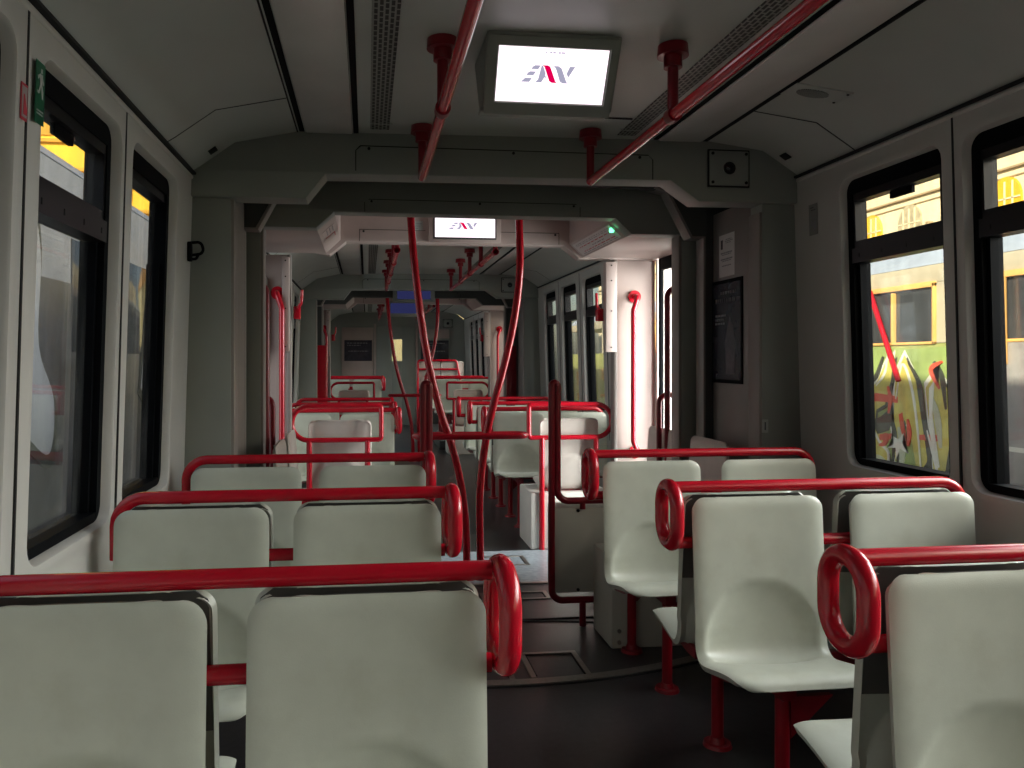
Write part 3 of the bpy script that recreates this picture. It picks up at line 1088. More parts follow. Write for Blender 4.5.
# ------------------------------------------------------------------ ceiling fittings
for s in (-1, 1):
    for (y0, y1, w) in ((-2.1, 3.26, 'near'), (5.12, 8.56, 'middle'), (10.45, 15.2, 'far')):
        g = thing('ceiling_light', 'unlit long ceiling light cover on the %s of the %s section' % (SN[s], w), 'ceiling light', (s * 0.765, 0, 2.231 if s < 0 else 2.2495), 'long ceiling lights')
        box('lamp_cover', -0.098, 0.098, y0, y1, -0.012, 0.004, M['light'], g, 0.006)
        for q in (-1, 1):
            box('edge_channel', q * 0.101, q * 0.122, y0, y1, -0.006, 0.004, M['black'], g, 0.001)
        v = thing('air_vent', 'perforated air vent strip along the %s ceiling of the %s section' % (SN[s], w), 'air vent', (s * 0.545 if s < 0 else 0.50, 0, 2.2335 if s < 0 else 2.2455), 'ceiling vent strips')
        ye = y1 - 0.05
        box('vent_grille', -0.038 - (0.012 if s < 0 else 0), 0.040 - (0.012 if s < 0 else 0), y0, ye, -0.004, 0.002, M['slots'], v, 0.001)
        if w == 'near':
            box('vent_joint', -0.05, 0.04, 3.13, 3.137, -0.0045, 0.0, M['ceil'], v, 0)


def near_seams():
    def f(bm):
        add_box(bm, -0.46, 0.45, 2.985, 2.990, H - 0.001, H + 0.004)
    return S(mesh_of('trim_ceiling_joint', f, M['seam']))


near_seams()

sp = thing('speaker_grille', 'oval ceiling speaker grille in a screwed plate, right side', 'speaker', (0.985, 2.60, 2.2375))
sp.rotation_euler = (0, math.radians(7.7), 0)


def plate(bm):
    add_box(bm, -0.125, 0.125, -0.055, 0.055, -0.004, 0.003, 0.002, 1)


mesh_of('speaker_plate', plate, M['ceil'], sp)


def oval(bm):
    res = bmesh.ops.create_cone(bm, cap_ends=True, segments=32, radius1=1, radius2=1, depth=1)
    for v in res['verts']:
        v.co = Vector((v.co.x * 0.06, v.co.y * 0.033, -0.005 + v.co.z * 0.003))


mesh_of('speaker_mesh', oval, M['mesh'], sp)
for a in (-0.11, 0.11):
    for b in (-0.042, 0.042):
        cyl('plate_screw', (a, b, -0.004), 0.005, 0.004, M['seam'], sp, 'z', 8)
for s in (-1, 1):
    o = box('cove_vent', -0.018, 0.018, -0.025, 0.025, -0.004, 0.004, M['seam'], None, 0.002)
    o.location = (s * 1.225, 3.20, 2.119 if s < 0 else 2.173)
    o.rotation_euler = (0, s * math.radians(35), 0)
    tag(o, 'small black square vent in the %s ceiling corner by the bulkhead' % SN[s], 'vent', 'corner vents')


def dome_camera(x, y, z, label):
    g = thing('surveillance_camera', label, 'camera', (x, y, z), 'surveillance cameras')
    box('backing_frame', -0.098, 0.098, -0.004, 0.006, -0.084, 0.084, M['seam'], g, 0.003)
    pl = box('face_plate', -0.091, 0.091, -0.009, 0.002, -0.077, 0.077, M['bulk'], g, 0.004)
    for a in (-0.078, 0.078):
        for b in (-0.064, 0.064):
            cyl('plate_screw', (a, -0.010, b), 0.007, 0.005, M['seam'], pl, 'y', 10)

    def dm(bm):
        res = bmesh.ops.create_uvsphere(bm, u_segments=24, v_segments=14, radius=0.023)
        for v in res['verts']:
            v.co.y = -0.008 + v.co.y * 0.8
    mesh_of('camera_dome', dm, M['blackgloss'], g)
    tube('dome_ring', [(0.0255 * math.cos(k * PI / 12), -0.010, 0.0255 * math.sin(k * PI / 12)) for k in range(24)], 0.003, M['seam'], g, True, 8)
    return g


dome_camera(0.993, 3.266, 2.128, 'black dome camera in a square plate on the near bulkhead, upper right')
dome_camera(0.993, 8.566, 2.128, 'dome camera in a square plate on the second bulkhead, farther away')
dome_camera(0.993, 15.28, 2.02, 'dome camera plate on the far end wall, upper right')


# ------------------------------------------------------------------ screens
def poly_sheet(name, polys, to3, mat, parent, th=0.001):
    bm = bmesh.new()
    for pl in polys:
        a = [bm.verts.new(to3(u, v, 0)) for u, v in pl]
        b = [bm.verts.new(to3(u, v, th)) for u, v in pl]
        bm.faces.new(a)
        bm.faces.new(b[::-1])
        n = len(pl)
        for i in range(n):
            bm.faces.new((a[i], a[(i + 1) % n], b[(i + 1) % n], b[i]))
    bmesh.ops.triangulate(bm, faces=[f for f in bm.faces if len(f.verts) > 4])
    return link(name, bm_mesh(bm, name), mat, parent)


# lettering of the operator's logo as drawn on the screens, in pixels of a 695 x 360 screen
LG = [
    [(236, 115), (270, 115), (256, 140), (212, 140), (222, 124)],
    [(206, 156), (244, 156), (228, 181), (184, 181), (194, 165)],
    [(178, 199), (222, 199), (206, 225), (154, 225), (168, 211)],
    [(276, 115), (284, 115), (305, 163), (304, 186), (296, 200), (283, 225), (246, 225), (262, 205), (290, 160)],
    [(304, 178), (311, 190), (304, 200)],
    [(350, 115), (384, 115), (404, 128), (444, 215), (452, 225), (420, 225), (402, 214), (372, 140), (362, 124)],
    [(456, 115), (490, 115), (453, 186), (440, 162)],
]
LP = [[(282, 113), (316, 113), (330, 120), (344, 150), (372, 213), (382, 225), (352, 225), (334, 215), (302, 140), (294, 122)]]
LT = [[(292, 26), (300, 26), (300, 34), (292, 34)], [(320, 26), (334, 26), (334, 34), (320, 34)], [(340, 26), (356, 26), (356, 34), (340, 34)], [(374, 25), (388, 25), (388, 34), (374, 34)], [(392, 25), (416, 25), (416, 33), (392, 33)]]


def screen_on(g, to3, on=True):
    """to3(u,v,d): u,v in 0..1 (v down), d metres out of the screen"""
    s = poly_sheet('screen', [[(0, 0), (1, 0), (1, 1), (0, 1)]], lambda u, v, d: to3(u, v, d + 0.001), M['screen'] if on else M['screenblue'], g, 0.002)
    if on:
        f = lambda u, v, d: to3(u / 695, v / 360, d + 0.0035)
        poly_sheet('logo_lettering', LG, f, M['logogrey'], s)
        poly_sheet('logo_stroke', LP, f, M['logopink'], s)
        poly_sheet('caption', LT, f, M['logogrey'], s)


def monitor_ceiling(D, label, on):
    g = thing('monitor', label, 'monitor', (-0.055, 0, 0), 'passenger information screens')
    yt, zt, yb, zb = 2.22 + D, 2.236, 2.33 + D, 2.046
    w = 0.205
    body = prism('monitor_housing', [(yt, zt), (yb, zb), (yb + 0.05, zb - 0.002), (yb + 0.16, zt)], -w, w, M['bulk'], g, 'x', 0.006)
    dv = Vector((0, yb - yt, zb - zt))
    Lh = dv.length
    dv.normalize()
    nv = Vector((0, dv.z, -dv.y)).normalized()

    def to3(u, v, d):
        return Vector((-0.166 + u * 0.335, yt, zt)) + dv * (0.040 + v * 0.158) + nv * d
    # bezel proud of the housing
    bm = bmesh.new()
    for (u0, u1, v0, v1) in ((-0.10, 1.08, -0.19, -0.02), (-0.10, 1.08, 1.02, 1.24), (-0.10, -0.015, -0.02, 1.02), (1.015, 1.08, -0.02, 1.02)):
        vs = [bm.verts.new(to3(u, v, d)) for d in (0.0, 0.008) for u, v in ((u0, v0), (u1, v0), (u1, v1), (u0, v1))]
        for f in ((0, 1, 2, 3), (4, 7, 6, 5), (0, 4, 5, 1), (1, 5, 6, 2), (2, 6, 7, 3), (3, 7, 4, 0)):
            bm.faces.new([vs[i] for i in f])
    link('bezel', bm_mesh(bm, 'bezel'), M['bulk'], g)
    box('hinge_flap', -w - 0.004, w - 0.012, yb - 0.004, yb + 0.052, zb - 0.012, zb + 0.002, M['bulk'], g, 0.004)
    screen_on(g, to3, on)


def monitor_header(Y, label, on, z0=2.066, z1=2.205, x=0.02):
    g = thing('monitor', label, 'monitor', (x, Y, 0), 'passenger information screens')
    box('monitor_housing', -0.235, 0.235, -0.018, 0.004, 2.036, 2.235, M['soffit'] if on else M['bulk'], g, 0.004)
    box('bezel', -0.205, 0.205, -0.0215, -0.015, z0 - 0.012, z1 + 0.012, M['gang'], g, 0.002)
    screen_on(g, lambda u, v, d: Vector((-0.195 + 0.39 * u, -0.022 - d, z1 + (z0 - z1) * v)), on)


monitor_ceiling(0.0, 'lit ceiling screen with slanted grey and red logo, nearest', True)
monitor_header(4.945, 'lit screen on the vestibule header, logo cut off by the portal above', True)
g = thing('monitor', 'dark blue idle screen hanging at the second bulkhead', 'monitor', (-0.05, 9.25, 0), 'passenger information screens')
box('monitor_housing', -0.25, 0.25, -0.03, 0.03, 1.98, 2.16, M['bulk'], g, 0.006)
screen_on(g, lambda u, v, d: Vector((-0.2 + 0.4 * u, -0.032 - d, 2.145 - 0.135 * v)), False)
g = thing('monitor', 'dark blue idle screen at the far vestibule header', 'monitor', (-0.10, 10.24, 0), 'passenger information screens')
box('monitor_housing', -0.25, 0.25, -0.03, 0.03, 1.86, 2.06, M['bulk'], g, 0.006)
screen_on(g, lambda u, v, d: Vector((-0.2 + 0.4 * u, -0.032 - d, 2.035 - 0.135 * v)), False)


# ------------------------------------------------------------------ signs, notices and posters
def sheet(g, to3, u0, u1, v0, v1, name, mat, d=0.0, th=0.001):
    return poly_sheet(name, [[(u0, v0), (u1, v0), (u1, v1), (u0, v1)]], lambda a, b, q: to3(a, b, q + d), mat, g, th)


def text_lines(g, to3, rows, mat, name='printed_text', d=0.0015):
    polys = []
    for (u0, u1, v, h) in rows:
        u = u0
        while u < u1 - 0.01:
            w = min(random.uniform(0.03, 0.11), u1 - u)
            polys.append([(u, v), (u + w, v), (u + w, v + h), (u, v + h)])
            u += w + 0.025
    return poly_sheet(name, polys, lambda a, b, q: to3(a, b, q + d), mat, g, 0.0006)


def panel_on(xs, y0, y1, z0, z1, side=1):
    """surface facing the aisle on a plane x=xs; u runs away from the camera towards it as seen"""
    return lambda u, v, d: Vector((xs - side * d, y1 + (y0 - y1) * u if side > 0 else y0 + (y1 - y0) * u, z1 + (z0 - z1) * v))


xp = 1.205
t = thing('poster', 'tall dark poster in a frame on the right gangway panel', 'poster', (0, 0, 0))
f = panel_on(xp, 3.55, 3.868, 1.165, 1.675)
sheet(t, f, -0.015, 1.015, -0.015, 1.015, 'poster_frame', M['black'], 0.0, 0.006)
sheet(t, f, 0.03, 0.97, 0.02, 0.98, 'poster_print', M['poster'], 0.006)
text_lines(t, f, [(0.30, 0.85, 0.10, 0.03), (0.12, 0.95, 0.17, 0.04)], M['posterlite'], d=0.0075)
text_lines(t, f, [(0.12, 0.5, 0.33, 0.02), (0.12, 0.4, 0.37, 0.02), (0.12, 0.45, 0.41, 0.02)], M['inkgrey'], d=0.0075)
poly_sheet('poster_figure', [[(0.5, 0.92), (0.46, 0.6), (0.55, 0.45), (0.62, 0.36), (0.72, 0.45), (0.80, 0.6), (0.78, 0.92)]], lambda a, b, q: f(a, b, q + 0.0075), M['posterlite'], t, 0.0006)
t = thing('notice', 'white printed notice above the dark poster on the right', 'notice', (0, 0, 0))
f = panel_on(xp, 3.635, 3.80, 1.70, 1.915)
sheet(t, f, 0, 1, 0, 1, 'notice_sheet', M['paper'], 0.0)
text_lines(t, f, [(0.12, 0.88, 0.42, 0.035), (0.2, 0.8, 0.47, 0.02), (0.12, 0.88, 0.57, 0.035), (0.2, 0.8, 0.62, 0.02), (0.2, 0.8, 0.73, 0.025)], M['inkgrey'])
sheet(t, f, 0.12, 0.25, 0.12, 0.34, 'printed_mark', M['ink'], 0.0015, 0.0006)
text_lines(t, f, [(0.45, 0.85, 0.12, 0.02), (0.4, 0.9, 0.16, 0.02), (0.45, 0.8, 0.20, 0.02)], M['inkgrey'])
t = thing('label_plate', 'tiny white label on the jamb below and right of the poster', 'label', (0, 0, 0))
f = lambda u, v, d: Vector((1.168 + 0.03 * u, 3.299 - d, 1.005 - 0.06 * v))
sheet(t, f, 0, 1, 0, 1, 'label_base', M['signwhite'])
sheet(t, f, 0.4, 0.6, 0.2, 0.8, 'printed_mark', M['ink'], 0.0015, 0.0006)

f = lambda u, v, d: Vector((wx(1.88) - 0.004 - d + 0.004 * v, 3.185 - 0.065 * u, 1.955 - 0.135 * v))
t = thing('notice', 'small pale instruction sticker on the right wall before the bulkhead', 'notice', (0, 0, 0))
sheet(t, f, 0, 1, 0, 1, 'notice_sheet', paint('pale_sticker', (0.22, 0.22, 0.20), 0.5))
text_lines(t, f, [(0.2, 0.6, 0.1, 0.03), (0.3, 0.8, 0.18, 0.03)], M['ink'])
poly_sheet('printed_mark', [[(0.25, 0.55), (0.45, 0.5), (0.45, 0.7), (0.25, 0.75)], [(0.55, 0.6), (0.8, 0.55), (0.8, 0.8), (0.55, 0.85)]], lambda a, b, q: f(a, b, q + 0.0015), M['inkgrey'], t, 0.0006)

# left wall stickers: u runs away from the camera
def lw(y0, y1, z0, z1):
    def g(u, v, d):
        z = z1 + (z0 - z1) * v
        return Vector((-(wx(z) - 0.0085 - d), y0 + (y1 - y0) * u, z))
    return g


t = thing('safety_sign', 'small red bordered pictogram sticker on the left wall near the camera', 'sign', (0, 0, 0))
f = lw(1.697, 1.728, 1.775, 1.852)
sheet(t, f, 0, 1, 0, 1, 'sign_base', M['inkred'])
sheet(t, f, 0.12, 0.88, 0.08, 0.92, 'sign_field', paint('sign_field', (0.30, 0.25, 0.24), 0.5), 0.001)
poly_sheet('pictogram', [[(0.3, 0.85), (0.3, 0.3), (0.45, 0.3), (0.8, 0.7), (0.8, 0.85)]], lambda a, b, q: f(a, b, q + 0.0025), M['inkred'], t, 0.0006)
t = thing('safety_sign', 'tall green emergency exit sticker with white running figure beside left window', 'sign', (0, 0, 0))
f = lw(1.765, 1.812, 1.79, 1.925)
sheet(t, f, 0, 1, 0, 1, 'sign_base', M['green'])
man = [[(0.50, 0.10), (0.66, 0.10), (0.66, 0.17), (0.50, 0.17)], [(0.38, 0.19), (0.70, 0.19), (0.66, 0.36), (0.44, 0.38)], [(0.15, 0.24), (0.40, 0.20), (0.40, 0.24), (0.2, 0.30)], [(0.66, 0.22), (0.86, 0.32), (0.80, 0.35), (0.62, 0.27)], [(0.44, 0.36), (0.56, 0.36), (0.36, 0.52), (0.12, 0.52), (0.12, 0.48), (0.30, 0.47)], [(0.54, 0.36), (0.66, 0.36), (0.80, 0.46), (0.78, 0.58), (0.68, 0.58), (0.68, 0.48)]]
poly_sheet('pictogram', man, lambda a, b, q: f(a, b, q + 0.0015), M['signwhite'], t, 0.0006)
text_lines(t, f, [(0.15, 0.85, 0.78, 0.025), (0.15, 0.8, 0.83, 0.025)], M['signwhite'])

# route strip on the sloping soffit, right, with a green lamp; plain warning sign on the left one
def slope(s, y0, y1):
    a = Vector((-0.03 + s * 0.752, 0, 2.0285))
    b = Vector((-0.03 + s * 0.828, 0, 1.9595))
    n = Vector((-s * 0.70, 0, -0.714))

    def g(u, v, d):
        p = a.lerp(b, v)
        return Vector((p.x, y0 + (y1 - y0) * u, p.z)) + n * (d + 0.001)
    return g


t = thing('route_diagram', 'printed route strip with coloured lines on the right sloping soffit', 'sign', (0, 0, 0))
f = slope(1, 4.14, 4.90)
sheet(t, f, 0, 1, 0.02, 0.98, 'strip_sheet', M['paper'])
text_lines(t, f, [(0.08, 0.9, 0.40, 0.05), (0.08, 0.9, 0.75, 0.05)], M['inkred'])
text_lines(t, f, [(0.05, 0.95, 0.15, 0.03), (0.05, 0.95, 0.25, 0.03), (0.3, 0.6, 0.58, 0.05), (0.05, 0.95, 0.88, 0.04)], M['inkgrey'])
o = cyl('indicator_lamp', (0.745, 4.16, 1.998), 0.012, 0.02, M['led'], None, 'z', 16)
tag(o, 'small glowing green lamp at the end of the route strip', 'lamp')
t = thing('warning_sign', 'small framed notice with dark lines on the left sloping soffit', 'sign', (0, 0, 0))
f = slope(-1, 4.25, 4.62)
sheet(t, f, 0, 1, 0.08, 0.92, 'sign_sheet', M['soffit'])
text_lines(t, f, [(0.05, 0.5, 0.2, 0.06), (0.05, 0.5, 0.4, 0.06), (0.05, 0.5, 0.6, 0.06)], M['inkgrey'])
poly_sheet('printed_border', [[(0.6, 0.15), (0.95, 0.15), (0.95, 0.2), (0.64, 0.2), (0.64, 0.82), (0.6, 0.82)]], lambda a, b, q: f(a, b, q + 0.0015), M['inkred'], t, 0.0006)
t = thing('notice', 'small printed sticker beside the vestibule header screen', 'notice', (0, 0, 0))
f = lambda u, v, d: Vector((-0.33 + 0.08 * u, 4.949 - d, 2.17 - 0.06 * v))
sheet(t, f, 0, 1, 0, 1, 'notice_sheet', M['signwhite'])
text_lines(t, f, [(0.1, 0.9, 0.25, 0.08), (0.1, 0.8, 0.5, 0.08), (0.1, 0.6, 0.75, 0.08)], M['inkgrey'])

# coat hook on the left wall by the bulkhead
t = thing('coat_hook', 'black coat hook on the left wall beside the bulkhead', 'hook', (-1.328, 3.24, 1.72))
box('hook_plate', -0.004, 0.014, -0.012, 0.012, -0.045, 0.035, M['black'], t, 0.004)
tube('hook', fillet([(0.0, 0, 0.03), (0.05, 0, 0.035), (0.062, 0, -0.012), (0.01, 0, -0.02)], 0.02, 8), 0.006, M['black'], t)
tube('lower_hook', fillet([(0.0, 0, -0.035), (0.03, 0, -0.035), (0.04, 0, -0.012)], 0.012, 6), 0.006, M['black'], t)

# ------------------------------------------------------------------ far end wall
YE = 15.3
S(prism('wall_far_end', [(0.10, 1.27), (0.10, 1.70), (-0.14, 1.70), (-0.14, 1.27), (-0.14, 0.0), (-1.36, 0.0), (-1.36, 0.85), (-1.33, 2.05), (-1.15, 2.175), (-0.9, 2.228), (0.9, 2.25), (1.16, 2.215), (1.33, 2.1), (1.36, 0.85), (1.36, 0), (0.10, 0)], YE, YE + 0.06, M['bulk']))
S(box('wall_far_end', -0.145, 0.105, YE, YE + 0.06, 0, 1.27, M['bulk'], bev=0))
DOOR_N[0] += 1
d = S(mesh_of('door_%d' % DOOR_N[0], lambda bm: (add_box(bm, -0.42, -0.12, YE - 0.03, YE, 0, 1.95, 0.004), add_box(bm, 0.08, 0.34, YE - 0.03, YE, 0, 1.95, 0.004), add_box(bm, -0.12, 0.08, YE - 0.03, YE, 0, 1.27, 0.004), add_box(bm, -0.12, 0.08, YE - 0.03, YE, 1.70, 1.95, 0.004)), M['bulk']))
box('door_pane', -0.13, 0.09, YE - 0.01, YE - 0.004, 1.26, 1.71, M['clear'], d, 0)
for s, x0, x1 in ((-1, -1.10, -0.48), (1, 0.40, 1.04)):
    S(box('trim_end_panel', x0, x1, YE - 0.02, YE, 0.05, 1.93, M['soffit'] if s < 0 else M['bulk'], bev=0.01))
    p = thing('poster', 'black notice board on the far end wall, %s of the cab door' % SN[s], 'poster', (0, YE - 0.02, 0), 'end wall boards')
    box('board', x0 + 0.05, x1 - 0.03, -0.012, 0, 1.27, 1.68, M['poster'], p, 0.004)
    f = lambda u, v, d: Vector((x0 + 0.08 + (x1 - x0 - 0.14) * u, -0.012 - d, 1.66 - 0.38 * v))
    text_lines(p, f, [(0.05, 0.9, 0.08, 0.04), (0.05, 0.6, 0.2, 0.03), (0.1, 0.9, 0.5, 0.03)], M['inkgrey'], d=0.0005)
    box('header_strip', x0 + 0.02, x1 - 0.02, -0.006, 0, 1.72, 1.90, M['soffit'], p, 0.003)
for x in (-0.45, 0.37):
    S(box('trim_end_post', x - 0.02, x + 0.02, YE - 0.04, YE, 0, 2.0, M['soffit'], bev=0.005))
g = thing('side_panel', 'crimson upright panel by the far left gangway', 'panel', (-1.13, 8.95, 0))
box('panel_body', -0.06, 0.06, -0.02, 0.02, 0.0, 1.45, M['red'], g, 0.006)
g = thing('side_panel', 'dark crimson upright panel by the far right gangway', 'panel', (1.08, 8.95, 0))
box('panel_body', -0.06, 0.06, -0.02, 0.02, 0.0, 1.45, M['darkred'], g, 0.006)

# ------------------------------------------------------------------ outdoors
GR = paint('ballast', (0.20, 0.18, 0.16), 0.9, 0.4, 4)
S(box('ground', -60, 60, -40, 80, -1.0, -0.9, GR, bev=0))

# railcar on the next track, right: low roof, cream window band, graffiti on its side
RX = 3.4
tr = thing('train', 'railcar with pale blue-grey roof and yellow-green graffiti outside the right windows', 'train', (RX, 6.0, 0))
MT_body = paint('train_body_green', (0.33, 0.36, 0.12), 0.5, 0.25, 3, dirt=(0.20, 0.24, 0.10), dscale=1.5, damt=0.8)
MT_roof = paint('train_roof', (0.42, 0.48, 0.56), 0.6, 0.15, 3)
MT_band = paint('train_band', (0.50, 0.45, 0.33), 0.6, 0.2, 2, dirt=(0.30, 0.26, 0.2), dscale=2, damt=0.6)
MT_or = paint('train_orange', (0.80, 0.46, 0.14), 0.5, 0.1, 5)
box('train_body', 0, 2.4, -9, 9, -0.6, 1.40, MT_body, tr, 0.02)
prism('train_roof', [(0.0, 1.96), (0.10, 2.05), (0.5, 2.22), (1.2, 2.30), (1.9, 2.22), (2.3, 2.05), (2.4, 1.96)], -9, 9, MT_roof, tr)
box('roof_band', 0.0, 2.4, -9, 9, 1.83, 1.96, MT_band, tr, 0.01)
MT_glass = paint('train_window_dark', (0.05, 0.055, 0.06), 0.06, 0.3, 2)
for k in range(-6, 8):
    y = k * 0.98 - 0.56
    w = box('train_window', 0.02, 0.06, y - 0.40, y + 0.40, 1.40, 1.83, MT_glass, tr, 0)

    def fr(bm):
        add_box(bm, -0.015, 0.03, y - 0.42, y + 0.42, 1.80, 1.84, 0.004)
        add_box(bm, -0.015, 0.03, y - 0.42, y + 0.42, 1.39, 1.41, 0.004)
        add_box(bm, -0.015, 0.03, y - 0.42, y - 0.395, 1.39, 1.83, 0.004)
        add_box(bm, -0.015, 0.03, y + 0.395, y + 0.42, 1.39, 1.83, 0.004)
        add_box(bm, -0.012, 0.03, y + 0.02, y + 0.04, 1.41, 1.79, 0.003)
    mesh_of('window_frame', fr, MT_or, w)
    box('train_pillar', 0.005, 0.05, y + 0.42, y + 0.56, 1.40, 1.83, MT_band, tr, 0)


def gy(px, py):
    """graffiti canvas: px 0..1 left to right as seen (left = farther), py 0..1 downwards"""
    return (5.95 - 6.0 - px * 1.0, 1.36 - py * 0.95)


def graff(name, polys, mat, d, round_=False):
    bm = bmesh.new()
    for pl in polys:
        q = [gy(*p) for p in pl]
        c = catmull([(0, a, b) for a, b in q + [q[0]]], 5)[:-1] if round_ else [Vector((0, a, b)) for a, b in q]
        vs = [bm.verts.new((-d, p.y, p.z)) for p in c]
        vb = [bm.verts.new((0.0, p.y, p.z)) for p in c]
        bm.faces.new(vs)
        for i in range(len(vs)):
            bm.faces.new((vs[i], vs[(i + 1) % len(vs)], vb[(i + 1) % len(vs)], vb[i]))
    bmesh.ops.triangulate(bm, faces=[f for f in bm.faces if len(f.verts) > 4])
    return link(name, bm_mesh(bm, name), mat, tr)


G_y = paint('spray_yellow', (0.62, 0.55, 0.13), 0.5, 0.15, 6, dirt=(0.36, 0.37, 0.10), dscale=4, damt=0.85)
G_g = paint('spray_green', (0.30, 0.40, 0.13), 0.5, 0.2, 6)
G_k = paint('spray_dark', (0.06, 0.065, 0.05), 0.5, 0.2, 6)
G_w = paint('spray_white', (0.78, 0.78, 0.70), 0.5, 0.05, 6)
G_r = paint('spray_red', (0.70, 0.09, 0.05), 0.5, 0.1, 6)
G_p = paint('spray_pale', (0.52, 0.55, 0.40), 0.5, 0.1, 6)


def fat(pl, g):
    cx = sum(p[0] for p in pl) / len(pl)
    cy = sum(p[1] for p in pl) / len(pl)
    out = []
    for p in pl:
        dx, dy = p[0] - cx, p[1] - cy
        l = max(1e-6, math.hypot(dx, dy))
        out.append((p[0] + dx / l * g, p[1] + dy / l * g))
    return out


letters = [
    [(0.02, 0.20), (0.10, 0.08), (0.14, 0.22), (0.12, 0.5), (0.20, 0.85), (0.28, 0.98), (0.10, 0.98), (0.02, 0.7)],
    [(0.16, 0.36), (0.30, 0.28), (0.40, 0.12), (0.50, 0.05), (0.47, 0.25), (0.40, 0.45), (0.30, 0.50), (0.28, 0.62), (0.42, 0.80), (0.46, 0.98), (0.32, 0.95), (0.24, 0.78), (0.18, 0.56)],
    [(0.52, 0.22), (0.62, 0.05), (0.74, 0.25), (0.80, 0.55), (0.86, 0.85), (0.76, 0.98), (0.70, 0.72), (0.62, 0.55), (0.58, 0.75), (0.52, 0.9), (0.50, 0.6)],
    [(0.84, 0.30), (0.94, 0.18), (1.05, 0.30), (1.08, 0.65), (1.02, 0.95), (0.92, 0.92), (0.90, 0.6)],
]
graff('graffiti_field', [[(-0.1, 0.0), (0.3, -0.02), (0.7, 0.0), (1.15, -0.02), (1.15, 0.5), (1.15, 1.0), (0.6, 1.02), (-0.1, 1.0), (-0.1, 0.5)]], G_g, 0.004)
graff('graffiti_outline', [fat(l, 0.045) for l in letters], G_w, 0.006)
graff('graffiti_shadow', [[(x + 0.03, y + 0.03) for x, y in fat(l, 0.02)] for l in letters], G_k, 0.008)
graff('graffiti_letter', letters, G_y, 0.010)
graff('graffiti_accent', [[(0.10, 0.42), (0.30, 0.36), (0.55, 0.38), (0.55, 0.43), (0.30, 0.43), (0.10, 0.47)], [(0.56, 0.52), (0.60, 0.50), (0.64, 0.72), (0.60, 0.76)], [(0.34, 0.70), (0.48, 0.68), (0.46, 0.73), (0.34, 0.75)], [(0.78, 0.66), (1.0, 0.64), (1.0, 0.69), (0.78, 0.70)]], G_r, 0.012)
graff('graffiti_dark', [[(0.24, 0.60), (0.36, 0.55), (0.46, 0.48), (0.50, 0.56), (0.44, 0.66), (0.32, 0.70)], [(0.12, 0.62), (0.20, 0.80), (0.24, 0.97), (0.16, 0.94), (0.11, 0.78)]], G_k, 0.012)
graff('graffiti_highlight', [[(0.50, 0.70), (0.56, 0.72), (0.62, 0.66), (0.60, 0.74), (0.66, 0.82), (0.58, 0.79), (0.53, 0.88), (0.53, 0.79), (0.44, 0.80), (0.51, 0.76)], [(0.88, 0.30), (0.93, 0.24), (0.91, 0.5), (0.98, 0.88), (0.94, 0.90), (0.88, 0.6)]], G_w, 0.014)


def stroke(pts, w):
    c = catmull([(0, a, b) for a, b in pts], 6)
    l, r = [], []
    for i, p in enumerate(c):
        t = (c[min(i + 1, len(c) - 1)] - c[max(i - 1, 0)]).normalized()
        k = w * (0.35 + 0.65 * math.sin(PI * (i + 0.5) / len(c)))
        l.append((p.y - t.z * k, p.z + t.y * k))
        r.append((p.y + t.z * k, p.z - t.y * k))
    return l + r[::-1]


graff('graffiti_dark', [stroke(q, 0.022) for q in ([(0.0, 0.16), (0.08, 0.04), (0.17, 0.10), (0.16, 0.34), (0.22, 0.44)], [(0.17, 0.30), (0.30, 0.22), (0.38, 0.06)], [(0.48, 0.28), (0.46, 0.50), (0.52, 0.70), (0.48, 0.95)], [(0.66, 0.10), (0.78, 0.28), (0.82, 0.52), (0.88, 0.76), (0.86, 0.98)], [(0.08, 0.55), (0.14, 0.80), (0.10, 0.98)], [(0.92, 0.10), (1.0, 0.22), (1.04, 0.45)])], G_k, 0.013)
graff('graffiti_highlight', [stroke(q, 0.011) for q in ([(0.03, 0.30), (0.06, 0.12), (0.12, 0.08), (0.15, 0.20), (0.13, 0.40)], [(0.24, 0.62), (0.34, 0.76), (0.44, 0.84), (0.44, 0.98)], [(0.53, 0.40), (0.60, 0.12), (0.70, 0.30), (0.76, 0.60), (0.80, 0.95)], [(0.20, 0.92), (0.14, 0.72), (0.12, 0.52)], [(0.86, 0.62), (0.92, 0.80), (0.98, 0.97)], [(0.44, 0.04), (0.40, 0.20), (0.30, 0.30)])], G_w, 0.0155)
graff('graffiti_pale', [stroke(q, 0.03) for q in ([(0.56, 0.62), (0.60, 0.80), (0.58, 0.97)], [(0.30, 0.88), (0.38, 0.92), (0.44, 0.98)], [(0.90, 0.36), (0.96, 0.52), (0.99, 0.74)])], G_p, 0.0135)
graff('graffiti_accent', [stroke(q, 0.02) for q in ([(0.44, 0.30), (0.47, 0.40), (0.45, 0.52)], [(0.36, 0.73), (0.42, 0.70), (0.40, 0.77), (0.34, 0.79)], [(0.66, 0.55), (0.68, 0.66), (0.66, 0.76)], [(0.98, 0.30), (0.90, 0.16), (1.0, 0.10)])], G_r, 0.0165)
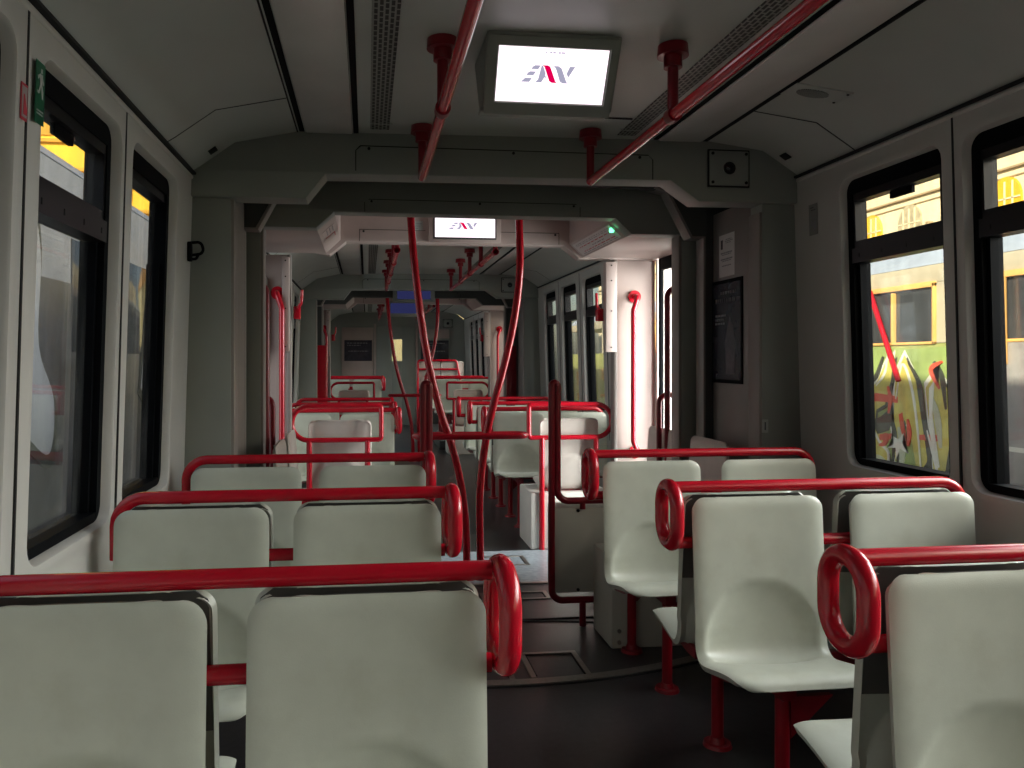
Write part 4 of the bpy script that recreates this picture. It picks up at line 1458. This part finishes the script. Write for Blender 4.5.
# red pipe leaning on the side, and a plain grey body further along
MT_grey = paint('train_body_grey', (0.33, 0.32, 0.31), 0.55, 0.2, 5, dirt=(0.12, 0.11, 0.11), dscale=3, damt=0.7)
graff('grey_field', [[(1.28, -0.03), (1.8, -0.03), (2.4, -0.03), (2.4, 0.5), (2.4, 1.03), (1.8, 1.03), (1.28, 1.03), (1.28, 0.5)]], MT_grey, 0.006)
graff('white_stripe', [[(1.28, 0.66), (1.8, 0.66), (2.4, 0.66), (2.4, 0.69), (1.8, 0.69), (1.28, 0.69)]], G_w, 0.010)
tube('red_pole', [(-0.03, -0.30, 1.82), (-0.05, -0.66, 1.12)], 0.02, M['red'], tr)
tube('orange_post', [(-0.02, -1.56, 1.80), (-0.03, -1.58, 1.25)], 0.035, MT_or, tr)

# cream facade with arched windows, right
FX = 16.0
bl = thing('building', 'sunlit cream building with arched windows beyond the right-hand railcar', 'building', (FX, 20, 0))
M_cream = paint('sunlit_stucco', (0.80, 0.69, 0.47), 0.8, 0.08, 0.6, dirt=(0.70, 0.57, 0.36), dscale=0.5, damt=0.5)
M_arch = paint('arch_yellow', (0.78, 0.45, 0.02), 0.6, 0.1, 2)
M_lat = paint('arch_lattice', (0.46, 0.40, 0.26), 0.7, 0.3, 6)
M_line = paint('cornice_line', (0.40, 0.30, 0.17), 0.8, 0.1, 2)
box('facade', 0, 4, -34, 34, -0.9, 9.0, M_cream, bl, 0)
for z, h, dd in ((6.26, 0.05, 0.10), (6.05, 0.03, 0.04), (6.9, 0.06, 0.14), (4.6, 0.08, 0.10)):
    box('cornice', -dd, 0.02, -34, 34, z, z + h, M_line, bl, 0)
for k in range(-9, 8):
    yc = 3.64 + k * 1.79
    pts = [(yc - 0.5, 4.3), (yc + 0.5, 4.3)] + [(yc + 0.5 * math.cos(a), 5.5 + 0.58 * math.sin(a)) for a in [PI * q / 14 for q in range(15)]]
    ar = prism('arched_window', pts, -0.06, 0.05, M_arch if k % 3 == 0 else M_lat, bl, 'x')

    def bars(bm):
        for q in (-0.25, 0.0, 0.25):
            add_box(bm, -0.085, -0.055, yc + q - 0.02, yc + q + 0.02, 4.3, 5.5 + 0.45)
        for z in (4.7, 5.1, 5.5):
            add_box(bm, -0.085, -0.055, yc - 0.48, yc + 0.48, z - 0.02, z + 0.02)
    mesh_of('window_bars', bars, M_cream, ar)
    if k % 2 == 0:
        box('wall_lamp', -0.18, 0.02, yc + 0.85, yc + 0.95, 5.15, 5.4, M_line, bl, 0.01)
# overhead wires crossing the view
for k, z in enumerate((4.45, 5.05)):
    o = tube('overhead_wire', [(7.5 + k, -30, z), (7.5 + k, 60, z)], 0.015, M['ink'])
    tag(o, 'thin overhead wire outside the right windows, %s of two' % ('lower' if k == 0 else 'upper'), 'wire', 'overhead wires')

# grey railcar, left, tall, with spray marks
lt = thing('train', 'grey graffiti-marked railcar close outside the left windows', 'train', (-3.2, 12, 0))
MG = paint('left_train_grey', (0.40, 0.42, 0.45), 0.45, 0.15, 2, dirt=(0.20, 0.21, 0.24), dscale=1.2, damt=0.8)
box('train_body', -2.6, 0, -22, 22, -0.7, 2.95, MG, lt, 0.03)
prism('train_roof', [(-2.6, 2.95), (0, 2.95), (-0.3, 3.2), (-1.3, 3.32), (-2.3, 3.2)], -22, 22, MT_roof, lt)
for k in range(-13, 14):
    y = k * 1.6 + 0.4
    w = box('train_window', -0.02, 0.012, y - 0.45, y + 0.45, 1.35, 2.35, MT_glass, lt, 0.003)
box('lower_body', 0.0, 0.006, -22, 22, -0.6, 1.95, paint('left_train_skirt', (0.07, 0.072, 0.085), 0.35, 0.4, 3, dirt=(0.20, 0.20, 0.22), dscale=2.5, damt=0.6), lt, 0)
M_s1 = paint('spray_silver', (0.55, 0.57, 0.60), 0.5, 0.1, 5)
for k in range(-3, 2):
    y = -4.6 + k * 1.7
    pl = [(y, 0.9), (y + 0.3, 1.9), (y + 0.6, 2.6), (y + 0.8, 2.2), (y + 0.75, 1.4), (y + 1.1, 0.9), (y + 1.0, 0.4), (y + 0.5, 0.6)]
    c = catmull([(0, a, b) for a, b in pl + [pl[0]]], 5)[:-1]
    prism('graffiti_outline', [(p.y, p.z) for p in c], 0.0, 0.016, G_k, lt, 'x')
    cx, cz = sum(p.y for p in c) / len(c), sum(p.z for p in c) / len(c)
    prism('graffiti_letter', [(cx + (p.y - cx) * 0.84, cz + (p.z - cz) * 0.88) for p in c], 0.0, 0.02, M_s1, lt, 'x')

# yellow building whose end faces us, far left
yb = thing('building', 'bright yellow building end seen over the grey railcar, left', 'building', (-16, 34, 0))
M_yel = paint('yellow_plaster', (0.92, 0.55, 0.03), 0.7, 0.12, 0.5)
M_yell = paint('yellow_trim', (0.62, 0.33, 0.02), 0.7, 0.1, 1)
box('facade', -14, 9, 0, 6, -0.9, 26, M_yel, yb, 0)
for z in (5, 7.5, 9.2, 10.4, 12.2, 14, 16.5):
    box('cornice', -14, 9, -0.15, 0.02, z, z + 0.14, M_yell, yb, 0)
for k in range(-8, 6):
    for z in (5.6, 8.0, 10.7, 12.6):
        w = box('facade_window', k * 1.6, k * 1.6 + 0.7, -0.06, 0.05, z, z + 1.1, M_yell, yb, 0)

eb = thing('building', 'pale yellow house seen through the far cab door window', 'building', (0.5, 44, 0))
box('facade', -7, 8, 0, 5, -0.9, 7, paint('pale_house', (0.75, 0.68, 0.38), 0.8, 0.1, 0.6), eb, 0)
prism('roof', [(-7.4, 7), (8.4, 7), (0.5, 10)], -0.4, 5.4, MT_or, eb)

# ------------------------------------------------------------------ light
w = bpy.data.worlds.new('World')
scene.world = w
w.use_nodes = True
nt = w.node_tree
bg = nt.nodes['Background']
sky = nt.nodes.new('ShaderNodeTexSky')
sky.sky_type = 'NISHITA'
sky.sun_disc = False
sky.sun_elevation = math.radians(28)
sky.sun_rotation = math.radians(130)
sky.air_density = 1.2
sky.dust_density = 2.5
nt.links.new(sky.outputs[0], bg.inputs[0])
bg.inputs[1].default_value = 0.25

sd = bpy.data.lights.new('sun', 'SUN')
sd.energy = 12.0
sd.color = (1.0, 0.88, 0.66)
sd.angle = math.radians(1.5)
so = bpy.data.objects.new('sun', sd)
COL.objects.link(so)
so.rotation_euler = Vector((1.0, 0.9, -0.55)).to_track_quat('-Z', 'Y').to_euler()


def daylight(name, x, y0, y1, z, h, power, col, tilt=0.0, spread=135, fwd=0.0):
    ld = bpy.data.lights.new(name, 'AREA')
    ld.shape = 'RECTANGLE'
    ld.size = y1 - y0      # along the car
    ld.size_y = h
    ld.energy = power
    ld.color = col
    ld.spread = math.radians(spread)
    o = bpy.data.objects.new(name, ld)
    COL.objects.link(o)
    o.location = (x, (y0 + y1) / 2, z)
    s = 1 if x < 0 else -1
    d = Vector((s * math.cos(tilt), 0, -math.sin(tilt)))
    o.rotation_euler = (Matrix.Rotation(s * fwd, 3, 'Z') @ d.to_track_quat('-Z', 'Y').to_matrix()).to_euler()
    return o


SKYC = (0.90, 0.96, 1.0)
WARM = (1.0, 0.995, 0.975)
for (y0, y1, pl, pr) in ((-4.5, 2.95, 8, 190), (5.4, 8.3, 18, 60), (10.7, 14.5, 50, 110)):
    daylight('daylight_left', -1.62, y0, y1, 1.50, 1.0, pl, SKYC, 0.5)
    daylight('daylight_right', 2.3, y0, y1, 1.80, 1.2, pr, WARM, 0.42, 80)
daylight('daylight_door', -2.0, 3.95, 4.65, 1.1, 1.7, 4.5, SKYC, 0.1, 105, 0.62)
daylight('daylight_door', 2.1, 3.95, 4.65, 1.15, 1.7, 66, WARM, 0.1, 110, 0.6)
daylight('daylight_door', 1.62, 9.45, 10.25, 1.1, 1.7, 10, WARM, 0.1)

# ------------------------------------------------------------------ camera and view
cd = bpy.data.cameras.new('Camera')
co = bpy.data.objects.new('Camera', cd)
COL.objects.link(co)
cd.sensor_width = 36.0
cd.lens = 770 / 1024 * 36.0
cd.shift_x = (512 - 460) / 1024
cd.shift_y = -(384 - 361) / 1024
cd.clip_start = 0.02
co.location = (-0.608, 0.0, 1.27)
co.rotation_euler = (PI / 2, 0, -math.atan((460 - 367) / 770))
scene.camera = co
scene.view_settings.view_transform = 'Standard'
scene.view_settings.look = 'None'
scene.view_settings.gamma = 1.0
scene.view_settings.use_curve_mapping = False
scene.view_settings.exposure = -0.06
scene.cycles.max_bounces = 10
scene.cycles.diffuse_bounces = 6
scene.cycles.transparent_max_bounces = 24
scene.cycles.sample_clamp_indirect = 6.0
scene.cycles.use_denoising = True
